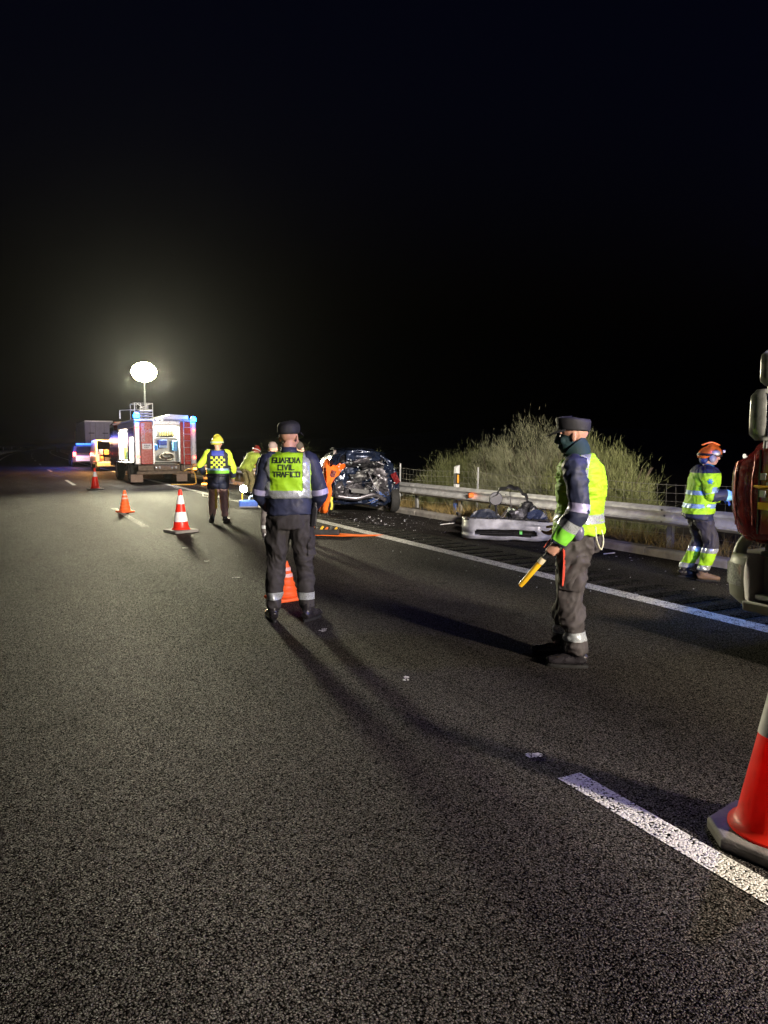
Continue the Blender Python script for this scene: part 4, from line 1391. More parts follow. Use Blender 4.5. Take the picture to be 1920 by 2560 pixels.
# front lamps shining along the shoulder
for x in (5.25, 7.05):
    MB().lathe([(.09, 0), (.09, .02), (.03, .03)], (x, 3.955, .66), 16, 'Y').build('headlamp', M('lit_headlamp', (1, .95, .8), .2, emit=8., ecol=(1., .9, .7)), T, smooth=True)
    lamp('SPOT', 'headlamp_light', (x, 4.02, .66), PW['headlamp'], (1., .80, .52), T, .06, aim=(x + 1.5, 14, .45), spot=75, blend=.7)
MB().span(5.7, 6.9, 3.955, 3.985, 1.25, 1.32).build('blue_grille_flasher', BLUE_L, T, bevel=.01)
lamp('AREA', 'grille_flasher_light', (6.3, 4.02, 1.29), PW['blue_front'], (.12, .35, 1.), T, 1.0, aim=(6.6, 8, 1.2), sy=.1)

# --- fire engine with lit lockers and light mast
F = thing('fire_engine', 'red fire engine seen from behind with lit open lockers and roof ladder', 'fire engine')
X0, X1, YR = 4.64, 7.18, 31.8
U = lambda u: X0 + u
def fpart(name, x0, x1, y0, y1, z0, z1, mat, bevel=.012, parent=None):
    return MB().span(x0, x1, y0, y1, z0, z1).build(name, mat, parent or F, bevel=bevel)
fpart('core', 5.25, 6.62, 32.95, 38.7, .82, 2.6, WHITEI, 0)
fpart('side_panel', 6.64, X1, YR + .1, 38.7, .82, 2.6, RED)
# rear face
for u0, u1 in ((0, .26), (2.31, 2.54)):
    fpart('corner_post', U(u0), U(u1), YR - .03, YR + .2, .83, 2.60, SILV, .05)
fpart('rear_panel', U(.265), U(.735), YR - .012, YR + .08, .85, 2.60, RED)
fpart('rear_panel', U(1.875), U(2.305), YR - .012, YR + .08, .85, 2.60, RED)
for u0, u1 in ((.74, .805), (1.845, 1.872)):
    fpart('shutter_rail', U(u0), U(u1), YR - .03, YR + .1, .88, 2.50, ALU)
sh = fpart('roller_shutter', U(.74), U(1.87), YR - .04, YR + .12, 2.46, 2.66, ALU, .03)
for i in range(5):
    fpart('shutter_slat', U(.82), U(1.83), YR - .046, YR - .041, 2.485 + i * .032, 2.505 + i * .032, SILV, 0, sh)
# rear locker: lining, shelf, gear
def niche(name, x0, x1, y0, y1, z0, z1, openside, th=.02):
    mb = MB()
    if openside == 'Y-':
        mb.span(x0, x1, y1, y1 + th, z0, z1).span(x0 - th, x0, y0, y1, z0, z1).span(x1, x1 + th, y0, y1, z0, z1)
    else:
        mb.span(x1, x1 + th, y0, y1, z0, z1).span(x0, x1, y0 - th, y0, z0, z1).span(x0, x1, y1, y1 + th, z0, z1)
    mb.span(x0, x1, y0, y1, z0 - th, z0).span(x0, x1, y0, y1, z1, z1 + th)
    return mb.build(name, WHITEI, F)
niche('rear_locker', U(.81), U(1.84), YR + .02, YR + 1.0, .96, 2.44, 'Y-')
fpart('locker_shelf', U(.83), U(1.82), YR + .3, YR + .98, 1.93, 1.96, ALU, 0)
fpart('locker_lamp', U(.9), U(1.75), YR + .1, YR + .15, 2.405, 2.43, WHT_L, 0)
lamp('AREA', 'rear_locker_light', (U(1.32), YR + .25, 2.39), PW['locker'], (1., .95, .78), F, .9, aim=(U(1.32), YR + .5, 1.2), sy=.1)
rk = MB().span(U(1.02), U(1.64), YR + .28, YR + .9, 1.97, 2.02)
for i in range(7):
    rk.span(U(1.03 + i * .098), U(1.075 + i * .098), YR + .26, YR + .6, 2.02, 2.36)
rk.build('hose_rack', M('black_rack', (.02, .02, .018), .6), F, bevel=.008)
for i in range(6):
    MB().lathe([(.022, 0), (.026, .03), (.026, .24), (.018, .27)], (U(1.105 + i * .098), YR + .27, 2.03), 10).build('nozzle', M('olive_brass', (.45, .38, .12), .4, .5), F, smooth=True)
fpart('gear_box', U(1.05), U(1.36), YR + .2, YR + .7, 1.64, 1.86, M('blue_gear_box', (.03, .08, .45), .5), .02)
fpart('gear_box', U(1.05), U(1.36), YR + .2, YR + .7, 1.52, 1.635, M('pale_blue_case', (.35, .5, .8), .5), .02)
fpart('oxygen_bag', U(.83), U(.97), YR + .1, YR + .5, 1.42, 1.68, M('blue_bag', (.05, .2, .6), .7), .05)
fpart('oxygen_bag', U(1.58), U(1.78), YR + .15, YR + .5, 1.38, 1.84, M('sky_blue_bag', (.15, .4, .7), .7), .05)
hz = MB()
for i in range(7):
    a = i * .9
    hz.tube([(U(1.32 + .30 * math.cos(a + t) * (1 - .06 * i)), YR + .12 + .05 * (i % 3) + .1 * math.sin(t), 1.13 + .12 * math.sin(a + t) + .015 * i) for t in np.linspace(0, 5.6, 16)], .028, 8)
hz.build('coiled_hose', M('dirty_hose', (.16, .14, .10), .8, var=.7, scale=14.), F, smooth='all')
# left side lockers
niche('side_locker', X0 + .01, X0 + .55, 32.05, 33.15, .95, 1.98, 'X-')
niche('side_locker', X0 + .01, X0 + .55, 33.75, 36.6, .98, 2.34, 'X-')
fpart('side_frame', X0, X0 + .58, 31.99 + .02, 36.7, 2.36, 2.6, SILV)
fpart('side_frame', X0, X0 + .57, 33.2, 33.7, .98, 2.355, SILV)
fpart('side_frame', X0, X0 + .57, 32.02, 33.2, 2.0, 2.355, RED)
fpart('side_frame', X0, X0 + .57, 36.65, 38.7, .82, 2.355, RED_D)
for a, b2, z in ((32.1, 33.1, 1.94), (33.9, 36.4, 2.30)):
    fpart('locker_lamp', X0 + .06, X0 + .1, a, b2, z, z + .025, WHT_L, 0)
    lamp('AREA', 'side_locker_light', (X0 + .12, (a + b2) / 2, z - .02), PW['locker'] * .8, (1., .97, .8), F, b2 - a, aim=(X0 + .4, (a + b2) / 2, 1.2), sy=.08)
for k in range(5):
    fpart('locker_gear', X0 + .2, X0 + .5, 34.0 + k * .5, 34.3 + k * .5, 1.0, 1.35 + .2 * (k % 3), M(['green_jerrycan', 'yellow_case', 'steel_drum'][k % 3], [(.2, .35, .15), (.6, .5, .1), (.4, .4, .4)][k % 3], .5), .03)
fpart('locker_gear', X0 + .2, X0 + .5, 32.3, 32.7, .97, 1.3, MATS['yellow_case'], .03)
for y0 in (34.0, 32.25):
    fd_ = fpart('folding_step', X0 - .35, X0, y0, y0 + .7, .90, .93, ALU, .01)
# arches, wheels
for y in (33.45, 37.5):
    for x, sd in ((X0 + .16, -1), (X1 - .16, 1)):
        wheel(F, (x, y, .5), .5, .34, sd)
fpart('mudflap', U(-.12), U(.37), YR + .35, YR + .37, .10, .42, M('brown_mudflap', (.34, .26, .22), .8, var=.15), .005)
fpart('mudflap', U(1.75), U(2.2), YR + .35, YR + .37, .10, .42, MATS['brown_mudflap'], .005)
fpart('rear_beam', U(.1), U(2.45), YR + .1, YR + .25, .43, .55, CHAS, .02)
fpart('tow_crossmember', U(.8), U(1.75), YR, YR + .12, .60, .78, CHAS, .03)
fpart('chassis_plate', U(.15), U(.70), YR + .06, YR + .14, .58, .80, CHAS, .02)
fpart('chassis_plate', U(1.9), U(2.4), YR + .06, YR + .14, .58, .80, CHAS, .02)
for u in (.86, 1.0, 1.5, 1.66):
    MB().lathe([(.035, 0), (.05, -.02), (.03, -.05)], (U(u), YR, .69), 12, 'Y').build('coupling', STEELP, F, smooth=True)
fpart('chassis', U(.6), U(1.9), YR + .3, 40.2, .45, .81, CHAS, 0)
# ladder on the right panel
ld = MB().tube([(U(2.0), YR - .09, .66), (U(2.0), YR - .09, 2.62), (U(2.0), YR + .02, 2.74)], .018, 8).tube([(U(2.29), YR - .09, .66), (U(2.29), YR - .09, 2.62), (U(2.29), YR + .02, 2.74)], .018, 8).build('ladder_rail', ALU, F, smooth=True)
for z in (.70, .98, 1.26, 1.54, 1.82, 2.10, 2.38):
    MB().tube([(U(2.0), YR - .09, z), (U(2.29), YR - .09, z)], .013, 8).build('ladder_rung', ALU, F, smooth=True)
# lamps
for u, z in ((.13, 2.37), (.14, 1.17), (2.43, 2.27), (2.44, 1.12)):
    MB().lathe([(.07, 0), (.068, -.02), (.045, -.035), (.005, -.04)], (U(u), YR - .03, z), 18, 'Y').build('tail_lamp', RED_L, F, smooth='all')
lamp('POINT', 'tail_light', (U(.13), YR - .25, 2.3), PW['red_tail'], (1., .06, .04), F, .07)
lamp('POINT', 'tail_light', (U(2.43), YR - .25, 2.2), PW['red_tail'], (1., .06, .04), F, .07)
for u, z in ((.13, 2.76), (2.44, 2.64)):
    MB().lathe([(.12, 0), (.13, .1), (.09, .19), (.01, .21)], (U(u), YR + .05, z), 16).build('blue_beacon', BLUE_L, F, smooth='all')
    lamp('POINT', 'blue_beacon_light', (U(u), YR - .25, z + .15), PW['blue_truck'], (.03, .18, 1.), F, .08)
fpart('amber_lamp', U(2.38), U(2.52), YR - .05, YR, .60, .68, AMB_L, .01)
# lettering and plate
def flat_text(parent, text, org, uvec, vvec, h, w, gap, th, mat, name='lettering'):
    mb = MB()
    for q in strokes(text, h, w, gap, th, 1):
        mb.add([Vector(org) + Vector(uvec) * t.x + Vector(vvec) * t.y for t in q], [(0, 1, 2, 3)])
    return flat(mb, name, mat, parent)
WL = M('white_letter_film', (.62, .60, .66), .5)
flat_text(F, 'BOMBEROS', (U(.30), YR - .018, 2.16), (0, 0, -1), (1, 0, 0), .12, .065, .028, .018, WL)
flat_text(F, 'S-11', (U(.57), YR - .018, 2.17), (1, 0, 0), (0, 0, 1), .12, .05, .02, .017, WL)
pl = fpart('number_plate', U(.31), U(.70), YR - .03, YR - .013, 1.47, 1.70, WHITEP, .008)
for dz, n_ in ((1.60, 4), (1.515, 3)):
    for i in range(n_):
        fpart('plate_mark', U(.39 + i * .065), U(.435 + i * .065), YR - .034, YR - .0305, dz, dz + .055, M('plate_grey', (.2, .2, .25), .6), 0, pl)
# roof: slab, box, lattice frame, mast
fpart('roof', X0 + .02, X1 - .02, YR + .05, 38.7, 2.62, 2.70, SILV, .03)
MB().prism([(U(.95), 2.71), (U(1.5), 2.93), (U(2.28), 2.90), (U(2.28), 2.71)], 'Y', YR + .25, 36.5).build('roof_box', SILV, F, bevel=.02)
for i in range(6):
    fpart('roof_bar', U(.85 + i * .17), U(.93 + i * .17), YR + .02, YR + .1, 2.705, 2.745, SILV, 0)
for i in range(4):
    fpart('roof_shelf', U(.32), U(.90), YR + .7, YR + 1.8, 2.72 + i * .11, 2.76 + i * .11, M('lilac_grey_metal', (.35, .34, .42), .4, .4), .01)
fr = MB()
a0, a1, b0, b1 = U(.24), U(.98), 33.0, 34.2
for z in (3.15, 3.42):
    fr.tube([(a0, b0, z), (a1, b0, z), (a1, b1, z), (a0, b1, z), (a0, b0, z)], .016, 6)
for x in np.linspace(a0, a1, 4):
    fr.tube([(x, b0, 2.7), (x, b0, 3.42)], .014, 6).tube([(x, b1, 2.7), (x, b1, 3.42)], .014, 6)
fr.tube([(a0 + .2, b0, 3.2), (a1 - .1, b0 + .2, 3.4)], .02, 6).tube([(a0 + .1, b0, 3.4), (a1 - .3, b0 + .3, 3.2)], .018, 6).tube([(a0 - .6, b0, 3.1), (a0, b0, 3.14)], .014, 6).tube([(a0 - .6, b0, 3.1), (a0 - .6, b0, 2.75)], .014, 6)
fr.build('roof_frame', ALU, F, smooth=True)
cabp = MB().loft([[(4.72, y, z) for y, z in ((38.75, .6), (40.6, .6), (40.65, 1.5), (40.4, 2.7), (38.75, 2.8))], [(7.1, y, z) for y, z in ((38.75, .6), (40.6, .6), (40.65, 1.5), (40.4, 2.7), (38.75, 2.8))]]).build('cab', RED_D, F, bevel=.05)
MB().span(4.705, 4.72, 39.1, 40.3, 1.6, 2.5).build('window', GLASS, cabp)
MX, MY, MZ = 5.92, 36.8, 5.05
ms = MB().lathe([(.05, 2.7), (.05, 3.5), (.038, 3.51), (.038, 4.2), (.028, 4.21), (.028, MZ - .39)], (MX, MY, 0), 12).build('light_mast', ALU, F, smooth=True)
FLOOD = M('lit_lamp_glare', (1, .97, .85), .3, emit=60., ecol=(1., .95, .62))
glare = MB().ell((MX, MY, MZ + .04), (.58, .52, .46), n=28, m=16)  # mast lamp swollen to a ball that stands in for its lens glare
glare.build('mast_lamp_glare', FLOOD, F, smooth='all')
for dx in (-.45, 0, .45):
    lamp('SPOT', 'mast_light', (MX + dx, MY - .85, MZ), PW['mast'], (1., .94, .63), F, .48, aim=(3.4 + dx, 6.0, 2.6), spot=74, blend=1.)

# --- wrecked car
CARP = M('crumpled_dark_blue_paint', (.014, .022, .05), .26, .4, var=.4, scale=7., coat=.5)
CARG = M('scratched_bare_metal', (.10, .095, .11), .32, .6, var=.3, scale=16.)
CARB = M('torn_black_plastic', (.018, .018, .022), .42, var=.5)
WC = thing('wrecked_car', 'crushed dark blue hatchback with its rear smashed in against the guard rail', 'car', (7.55, 15.95, 0), R(-13))
WC.scale = (1.03, 1., 1.05)
def carsec(y):
    zt = np.interp(y, [0, .1, .3, .7, 1.6, 2.3, 2.8, 3.3], [1.02, 1.25, 1.42, 1.48, 1.44, 1.0, .92, .8])
    w = np.interp(y, [0, .15, .6, 2.6, 3.3], [.84, .90, .93, .90, .80])
    return zt, w
ys = list(np.linspace(0, .7, 18)) + list(np.linspace(.8, 3.3, 26))
def ringat(y, sc=1., ny=56):
    zt, w = carsec(y)
    zb = .17
    r = []
    for j in range(ny):
        a = 2 * math.pi * j / ny
        c, s = math.cos(a), math.sin(a)
        z = (zt + zb) / 2 + (zt - zb) / 2 * sc * math.copysign(abs(s) ** .55, s)
        tw = 1 - .26 * max(0, (z - .85) / .6)
        x = w * tw * sc * math.copysign(abs(c) ** .45, c)
        r.append((x, y, z))
    return r
rings = [ringat(0, s_) for s_ in (.05, .25, .45, .65, .82, .93)] + [ringat(y) for y in ys]
mb = MB().loft(rings)
out = []
for x, y, z in mb.v:
    p_ = Vector((x, y, z))
    k = math.exp(-max(0, y) / .55)
    big = fbm(p_ * 2.3 + Vector((3, 1, 7)), 3)
    cr = (1 - 2 * abs(noise.noise(p_ * 4.6 + Vector((1, 8, 2))))) + .3 * (1 - 2 * abs(noise.noise(p_ * 10.5)))
    dent = .34 * math.exp(-((x - .12) ** 2 / .18 + (z - .80) ** 2 / .14)) * k
    q = p_ + Vector((.06 * big * (k + .25) - .03 * cr * k, dent + .17 * k * cr * .6 + .1 * k * big, .07 * big * k + .03 * cr * k - (.16 * k if x > .35 and z > 1.0 else 0)))
    if z < .35: q.z = max(q.z, .10)
    out.append(tuple(q))
mb.v = out
mb.build('body', CARP, WC)
for (x, z, w_, h_, a, mt, sd) in [(-.45, 1.02, .55, .30, .1, CARP, 1), (.0, 1.30, .8, .22, -.06, CARP, 2), (.42, .98, .4, .34, -.5, CARG, 3), (-.35, .62, .7, .28, .05, CARG, 4), (.25, .56, .5, .35, .7, CARB, 5), (.52, .62, .35, .5, -.3, CARG, 6), (-.05, .85, .5, .25, .3, CARB, 7), (-.55, .80, .35, .5, .2, CARP, 8), (.15, 1.05, .35, .3, -.9, CARB, 9), (-.25, .42, .75, .2, 0, CARG, 10), (.60, .90, .22, .45, .1, CARP, 11), (-.15, 1.15, .6, .16, .2, CARG, 12), (.35, .40, .5, .18, .45, M('hanging_blue_plastic', (.05, .10, .30), .35, var=.3), 13), (-.62, .5, .25, .3, -.3, CARB, 14)]:
    pb = MB()
    rows = []
    for i in range(9):
        row = []
        for j in range(7):
            u, v = (i / 8 - .5) * w_, (j / 6 - .5) * h_
            f_ = Vector((u * 7 + sd, v * 7, sd * 1.7))
            cr = (1 - 2 * abs(noise.noise(f_ * .6))) * .09 + (1 - 2 * abs(noise.noise(f_ * 1.7))) * .03
            xx, zz2 = u * math.cos(a) - v * math.sin(a), u * math.sin(a) + v * math.cos(a)
            e = .03 * noise.noise(f_ * 1.3)
            row.append((x + xx + e, -.02 - .02 * sd / 14 + cr + .10 * math.exp(-((x + xx) ** 2 + (z + zz2 - .8) ** 2) / .2), z + zz2 + e))
        rows.append(row)
    pb.loft(rows, closed=False)
    o = pb.build('crumpled_panel', mt, WC, smooth=True)
    so = o.modifiers.new('solid', 'SOLIDIFY')
    so.thickness = .006
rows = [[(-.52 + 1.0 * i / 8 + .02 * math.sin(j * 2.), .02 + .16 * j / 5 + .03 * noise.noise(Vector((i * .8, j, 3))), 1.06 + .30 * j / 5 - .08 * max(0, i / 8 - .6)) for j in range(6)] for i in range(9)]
MB().loft(rows, closed=False).build('rear_window_dark', M('black_cabin_shade', (.006, .006, .008), .3), WC)  # black sheet: shade of the open cabin put into its colour
MB().tube([(-.62, .06, 1.06), (-.50, .16, 1.33), (-.1, .20, 1.43), (.25, .18, 1.36), (.50, .14, 1.26), (.66, .08, 1.02)], [(.022, .03)] * 6, 8, 4).build('tailgate_frame', CARP, WC, smooth='all')
for x, z, a in ((-.74, .86, .3), (.74, .80, -.5)):
    lm = MB().box((x, -.06, z), (.13, .05, .26), ry=a)
    lm.v = [tuple(Vector(v) + Vector((.03 * noise.noise(Vector(v) * 9), .03 * noise.noise(Vector(v) * 7 + Vector((5, 0, 0))), 0))) for v in lm.v]
    lm.build('broken_tail_lamp', M('broken_red_lamp', (.12, .01, .012), .15, var=.5, scale=30.), WC, bevel=.01)
MB().tube([(-.7, -.1, .42), (-.2, -.16, .36), (.2, -.14, .44), (.5, -.10, .30)], [(.02, .05)] * 4, 8, 4).build('bumper_bar', CARG, WC, smooth='all')
MB().box((-.12, -.15, .52), (.42, .012, .10), ry=.12).build('bent_plate_holder', CARB, WC, bevel=.004)
for i in range(5):
    MB().tube([(random.uniform(-.6, .6), -.05, random.uniform(.5, .9)), (random.uniform(-.6, .6), -.14, random.uniform(.35, .7)), (random.uniform(-.6, .6), -.12, random.uniform(.12, .4))], .008, 5, 4).build('dangling_wire', CARB if i % 2 else CARG, WC, smooth='all')
for x, y, sd in ((-.74, .55, -1), (.76, .22, 1), (-.76, 2.6, -1), (.76, 2.6, 1)):
    wheel(WC, (x, y, .30), .30, .2, sd, CARG)
rf = MB()
rf.loft([[(-.62 + .62 * i / 5 * 2 * .97 - 0, .22 + .9 * j / 4, 1.47 + .03 * math.sin(i * 1.9 + j) - .02 * (i > 3) * i) for i in range(6)] for j in range(5)], closed=False)
rf.build('buckled_roof_skin', CARP, WC)
MB().tube([(-.72, .2, 1.0), (-.66, .35, 1.22), (-.55, .7, 1.43), (-.5, 1.4, 1.46)], [(.03, .02)] * 4, 8, 4).build('window_frame', M('pale_edge_trim', (.65, .55, .55), .35), WC, smooth=True)
MB().tube([(.1, -.02, .95), (.2, -.08, .7), (.34, -.12, .48)], .012, 6, 3).build('dangling_wire', CARG, WC, smooth=True)
glb = MB()
for i in range(26):
    x, z = random.gauss(.1, .45), random.uniform(.4, 1.25)
    a = random.uniform(0, 3)
    glb.add([(x + .03 * math.cos(a + q), -.10 + random.uniform(-.05, .05), z + .03 * math.sin(a + q) * random.uniform(.4, 1)) for q in (0, 2.0, 4.1)], [(0, 1, 2)])
tag(glb.build('glass_shards', M('broken_glass', (.55, .60, .65), .08, .3), WC), kind='stuff')
# orange protective sheet hung on its left side
OSH = M('orange_rescue_sheet', (.85, .16, .02), .75, var=.15, scale=4., spec=.15)
rows = []
for i in range(22):
    t = i / 21
    row = []
    for j in range(22):
        v = j / 21
        z = 1.34 - 1.26 * v
        y = -.16 + .78 * t + .05 * math.sin(v * 7) - .12 * v * (1 - t) + (.5 * (1 - v) ** 2 - .1)
        row.append((-.80 - .08 * v + .22 * max(0, .25 - t) + .06 * math.sin(t * 17 + v * 3.5) * (.5 + v) + .03 * fbm(Vector((t * 4, v * 4, 1))) - .10 + .10 * max(0, .45 - v) * 1.2, y, z - .22 * t * (1 - v) + .05 * math.sin(t * 13) * v))
    rows.append(row)
os_ = MB().loft(rows, closed=False).build('rescue_sheet', OSH, None, smooth='all')
os_.location, os_.rotation_euler = WC.location, WC.rotation_euler
os_.modifiers.new('solid', 'SOLIDIFY').thickness = .004
tag(os_, 'orange protective sheet draped down the left side of the wrecked car', 'sheet')
fl = MB().loft([[(-.92 + .46 * i / 8, -.12 - .025 * math.sin(i * 1.3 + j * .7) + .22 * (i / 8) * (j / 7), .62 + .52 * i / 8 + (.58 * j / 7) * (1 - .85 * (i / 8) ** .7) + .025 * math.sin(i * 2.3 + j)) for j in range(8)] for i in range(9)], closed=False).build('torn_flap', OSH, os_, smooth='all')
yb = small('yellow_strap', MB().tube([(0, 0, 0), (.02, -.02, .1), (.0, -.03, .22), (.03, 0, .3)], [(.03, .008)] * 4, 8, 4), M('yellow_webbing', (.7, .65, .08), .6), 'short yellow strap hanging at the left rear wheel of the wreck', 'strap', smooth='all')
yb.location = (6.72, 16.0, .12)

# --- torn off bumper and the debris behind it
BW = M('pale_bumper_plastic', (.36, .37, .43), .40, var=.45, scale=5., coat=.2)
bp = thing('torn_off_bumper', 'torn off pale front bumper lying on the hard shoulder', 'bumper', (7.52, 10.22, 0), R(-41))
rows, L_ = [], .84
def bshape(s, t):
    x = L_ * s
    bend = .34 * max(0, abs(s) - .62) ** 1.6 / .21
    y = bend * .9 - .05 * math.sin(t * math.pi) - .06 * (t < .2)
    z = .02 + .35 * t - .05 * max(0, s) * (t > .8) + .015 * noise.noise(Vector((s * 3, t * 2, 0)))
    return (x - math.copysign(.08, x) * max(0, abs(s) - .75) * 2, y + .02 * noise.noise(Vector((s * 4, t * 3, 5))), z)
NS, NT = 56, 16
mb = MB()
mb.v = [bshape(-1 + 2 * i / NS, j / NT) for i in range(NS + 1) for j in range(NT + 1)]
for i in range(NS):
    for j in range(NT):
        s = -1 + 2 * (i + .5) / NS
        t = (j + .5) / NT
        if ((s + .02) / .62) ** 6 + ((t - .36) / .16) ** 4 < 1: continue
        a = i * (NT + 1) + j
        mb.f.append((a, a + NT + 1, a + NT + 2, a + 1))
o = mb.build('bumper_skin', BW, bp, smooth='all')
o.modifiers.new('solid', 'SOLIDIFY').thickness = .012
gr = MB()
for k in range(4):
    gr.tube([(x, .06, .11 + k * .036) for x in np.linspace(-.5, .5, 8)], .008, 6)
for k in range(9):
    gr.tube([(-.5 + k * .125, .06, .09), (-.5 + k * .125, .06, .24)], .006, 5)
gr.build('grille_mesh', CARB, bp, smooth=True)
MB().box((0, .13, .355), (1.45, .14, .03)).box((0, .10, .19), (1.3, .02, .30)).build('bumper_core', CARB, bp, bevel=.01)
MB().box((.24, .03, .15), (.05, .012, .07)).build('green_tag', M('green_tag', (.2, .8, .2), .5), bp, bevel=.003)
rw = MB()
for k in range(13):
    rw.box((-.66 + k * .11, .04 - .0 * k, .375), (.03, .03, .035))
rw.build('clip_row', CARB, bp)
MB().tube([(-.86, .2, .40), (-.88, .16, .46), (-.84, .12, .45), (-.82, .15, .40)], .014, 6, 3).build('bracket', CARG, bp, smooth=True)

ar = thing('wheel_arch_liner', 'torn black wheel arch liner standing up behind the pale bumper', 'car part', (8.12, 10.95, 0), R(-38))
rows = []
for i in range(20):
    a = math.pi * (.02 + .96 * i / 19)
    rr = .36 + .02 * math.sin(i * 2.1)
    rows.append([(rr * math.cos(a) + .02 * math.sin(w * 5 + i), w * .16 + .03 * math.sin(i * .8), .46 + (rr + .02 * w) * 1.15 * math.sin(a)) for w in (-1, -.5, 0, .5, 1)])
o = MB().loft(rows, closed=False).build('liner', CARB, ar, smooth='all')
o.modifiers.new('solid', 'SOLIDIFY').thickness = .008
MB().tube([(-.36, 0, .44), (-.3, .05, .2), (-.34, .02, .02)], [.03, .04, .03], 8, 3).build('strut', CARB, ar, smooth=True)
MB().tube([(.36, 0, .44), (.30, .02, .2), (.36, 0, .02)], [.03, .025, .03], 8, 3).build('strut', CARG, ar, smooth=True)
MB().tube([(0, 0, .79), (.02, .03, .55), (.06, 0, .3), (.1, -.05, .1)], .008, 6, 3).build('loose_cable', CARG, ar, smooth=True)
hd = thing('broken_headlamp', 'broken headlamp unit with orange indicator behind the bumper', 'headlamp', (8.23, 10.55, .36), R(-38))
MB().ell((0, 0, 0), (.16, .1, .12)).build('housing', M('smoky_lamp_housing', (.10, .12, .20), .25, var=.6, scale=20.), hd, smooth='all')
MB().ell((-.06, -.085, 0), (.05, .03, .05)).build('indicator', ORL, hd, smooth='all')
MB().tube([(0, 0, -.1), (.04, 0, -.34)], .02, 6).tube([(-.1, 0, -.06), (-.14, -.05, -.34)], .018, 6).build('bracket', CARG, hd, smooth=True)
dp = thing('crumpled_black_panel', 'crumpled dark panel leaning behind the left half of the bumper', 'car part', (7.75, 10.98, 0), R(-38))
rows = []
for i in range(13):
    rows.append([((i / 12 - .5) * .8, .12 * j / 8 + .05 * noise.noise(Vector((i * .6, j * .6, 2))), .02 + .46 * (j / 8) * (.35 + .65 * math.sin(math.pi * min(1, .18 + i / 13))) + .03 * noise.noise(Vector((i * .7, j * .5, 8)))) for j in range(9)])
o = MB().loft(rows, closed=False).build('sheet', M('dark_panel_paint', (.025, .03, .05), .35, coat=.3), dp)
o.modifiers.new('solid', 'SOLIDIFY').thickness = .008
ds = thing('torn_rubber_disc', 'round dark rubber disc propped beside the arch liner', 'car part', (7.86, 11.02, .66), R(-30))
MB().lathe([(.02, -.03), (.11, -.03), (.125, 0), (.10, .03), (.04, .02)], n=20, axis='Y').build('disc', M('grey_rubber', (.06, .06, .075), .6), ds, smooth=True)
MB().tube([(0, .02, -.1), (.03, .05, -.4), (0, .05, -.65)], .025, 8, 2).build('stay', CARB, ds, smooth=True)
pf = thing('pale_plastic_fragment', 'small pale green plastic fragment between disc and headlamp', 'car part', (8.02, 10.80, .42), R(-38))
MB().box((0, 0, 0), (.13, .03, .17), ry=.3).build('shard', M('pale_green_plastic', (.45, .55, .42), .5), pf, bevel=.008)
MB().tube([(0, 0, -.06), (.02, .02, -.41)], .015, 6).build('stay', CARB, pf)

pile = thing('engine_debris', 'bulky dark heap of torn engine parts behind the right end of the bumper', 'car part', (8.02, 10.42, 0), R(-38))
for i, (x, y, z, a, b2, c) in enumerate([(0, .15, .2, .26, .2, .22), (-.2, .2, .16, .2, .18, .17), (.2, .1, .26, .2, .17, .2), (.08, .22, .45, .14, .12, .12), (-.1, .1, .40, .12, .1, .1)]):
    pm = MB().ell((x, y, z), (a, b2, c), None, 14, 9)
    pm.v = [tuple(Vector(v) + (Vector(v) - Vector((x, y, z))).normalized() * .07 * (1 - 2 * abs(noise.noise(Vector(v) * 7 + Vector((i, 0, 0)))))) for v in pm.v]
    pm.v = [(v[0], v[1], max(.005, v[2])) for v in pm.v]
    pm.build('torn_part', [CARB, M('dull_cast_metal', (.09, .09, .11), .45, .5, var=.6, scale=14.), M('dark_panel_blue', (.03, .04, .09), .3)][i % 3], pile)
for i in range(7):
    a = random.uniform(-1, 1)
    MB().tube([(a * .2, .15, .25), (a * .3 + .05, .08, .45 + random.uniform(0, .12)), (a * .45, .0, .3), (a * .5, -.05, random.uniform(.02, .2))], random.uniform(.007, .014), 6, 4).build('loose_hose', [CARB, CARG][i % 2], pile, smooth='all')

# fragments strewn on the shoulder: uncountable
db = MB()
for i in range(340):
    t = random.random()
    if t < .6:
        x, y = random.gauss(7.0, .7), random.gauss(14.4, 1.2)
    else:
        x, y = random.uniform(5.2, 8.3), random.uniform(5.5, 15)
    if not 4.6 < x < 8.36: continue
    s = random.uniform(.004, .013) * (1 if i % 14 else 1.9)
    a = random.uniform(0, 6.28)
    pl = [(x + s * math.cos(a + q) * random.uniform(.4, 1.2), y + s * math.sin(a + q) * random.uniform(.4, 1.2)) for q in (0, 1.3, 2.8, 4.4)]
    h = random.uniform(.003, .010)
    db.loft([[(u, v, .002) for u, v in pl], [(u + .004, v, h) for u, v in pl]])
tag(db.build('crash_fragments', M('crash_fragments', (.42, .43, .46), .3, .2, var=.9, scale=40.)), 'scattered glass and plastic fragments on the hard shoulder by the wreck', 'debris', kind='stuff')
for i, (x, y, l, a, lb) in enumerate([(8.05, 13.0, .22, .3, 'white strip of trim lying on the shoulder near the delineator'), (8.0, 8.3, .13, .1, 'small pale scrap lying by the kerb behind the baton officer')]):
    o = MB().prism([(-l, -.012), (l * .9, -.02), (l, .014), (-l * .8, .02)], 'Z', .0, .014).build('trim_strip', WHITEP, bevel=.003)
    o.location, o.rotation_euler = (x, y, .001), (0, 0, a)
    tag(o, lb, 'car part')

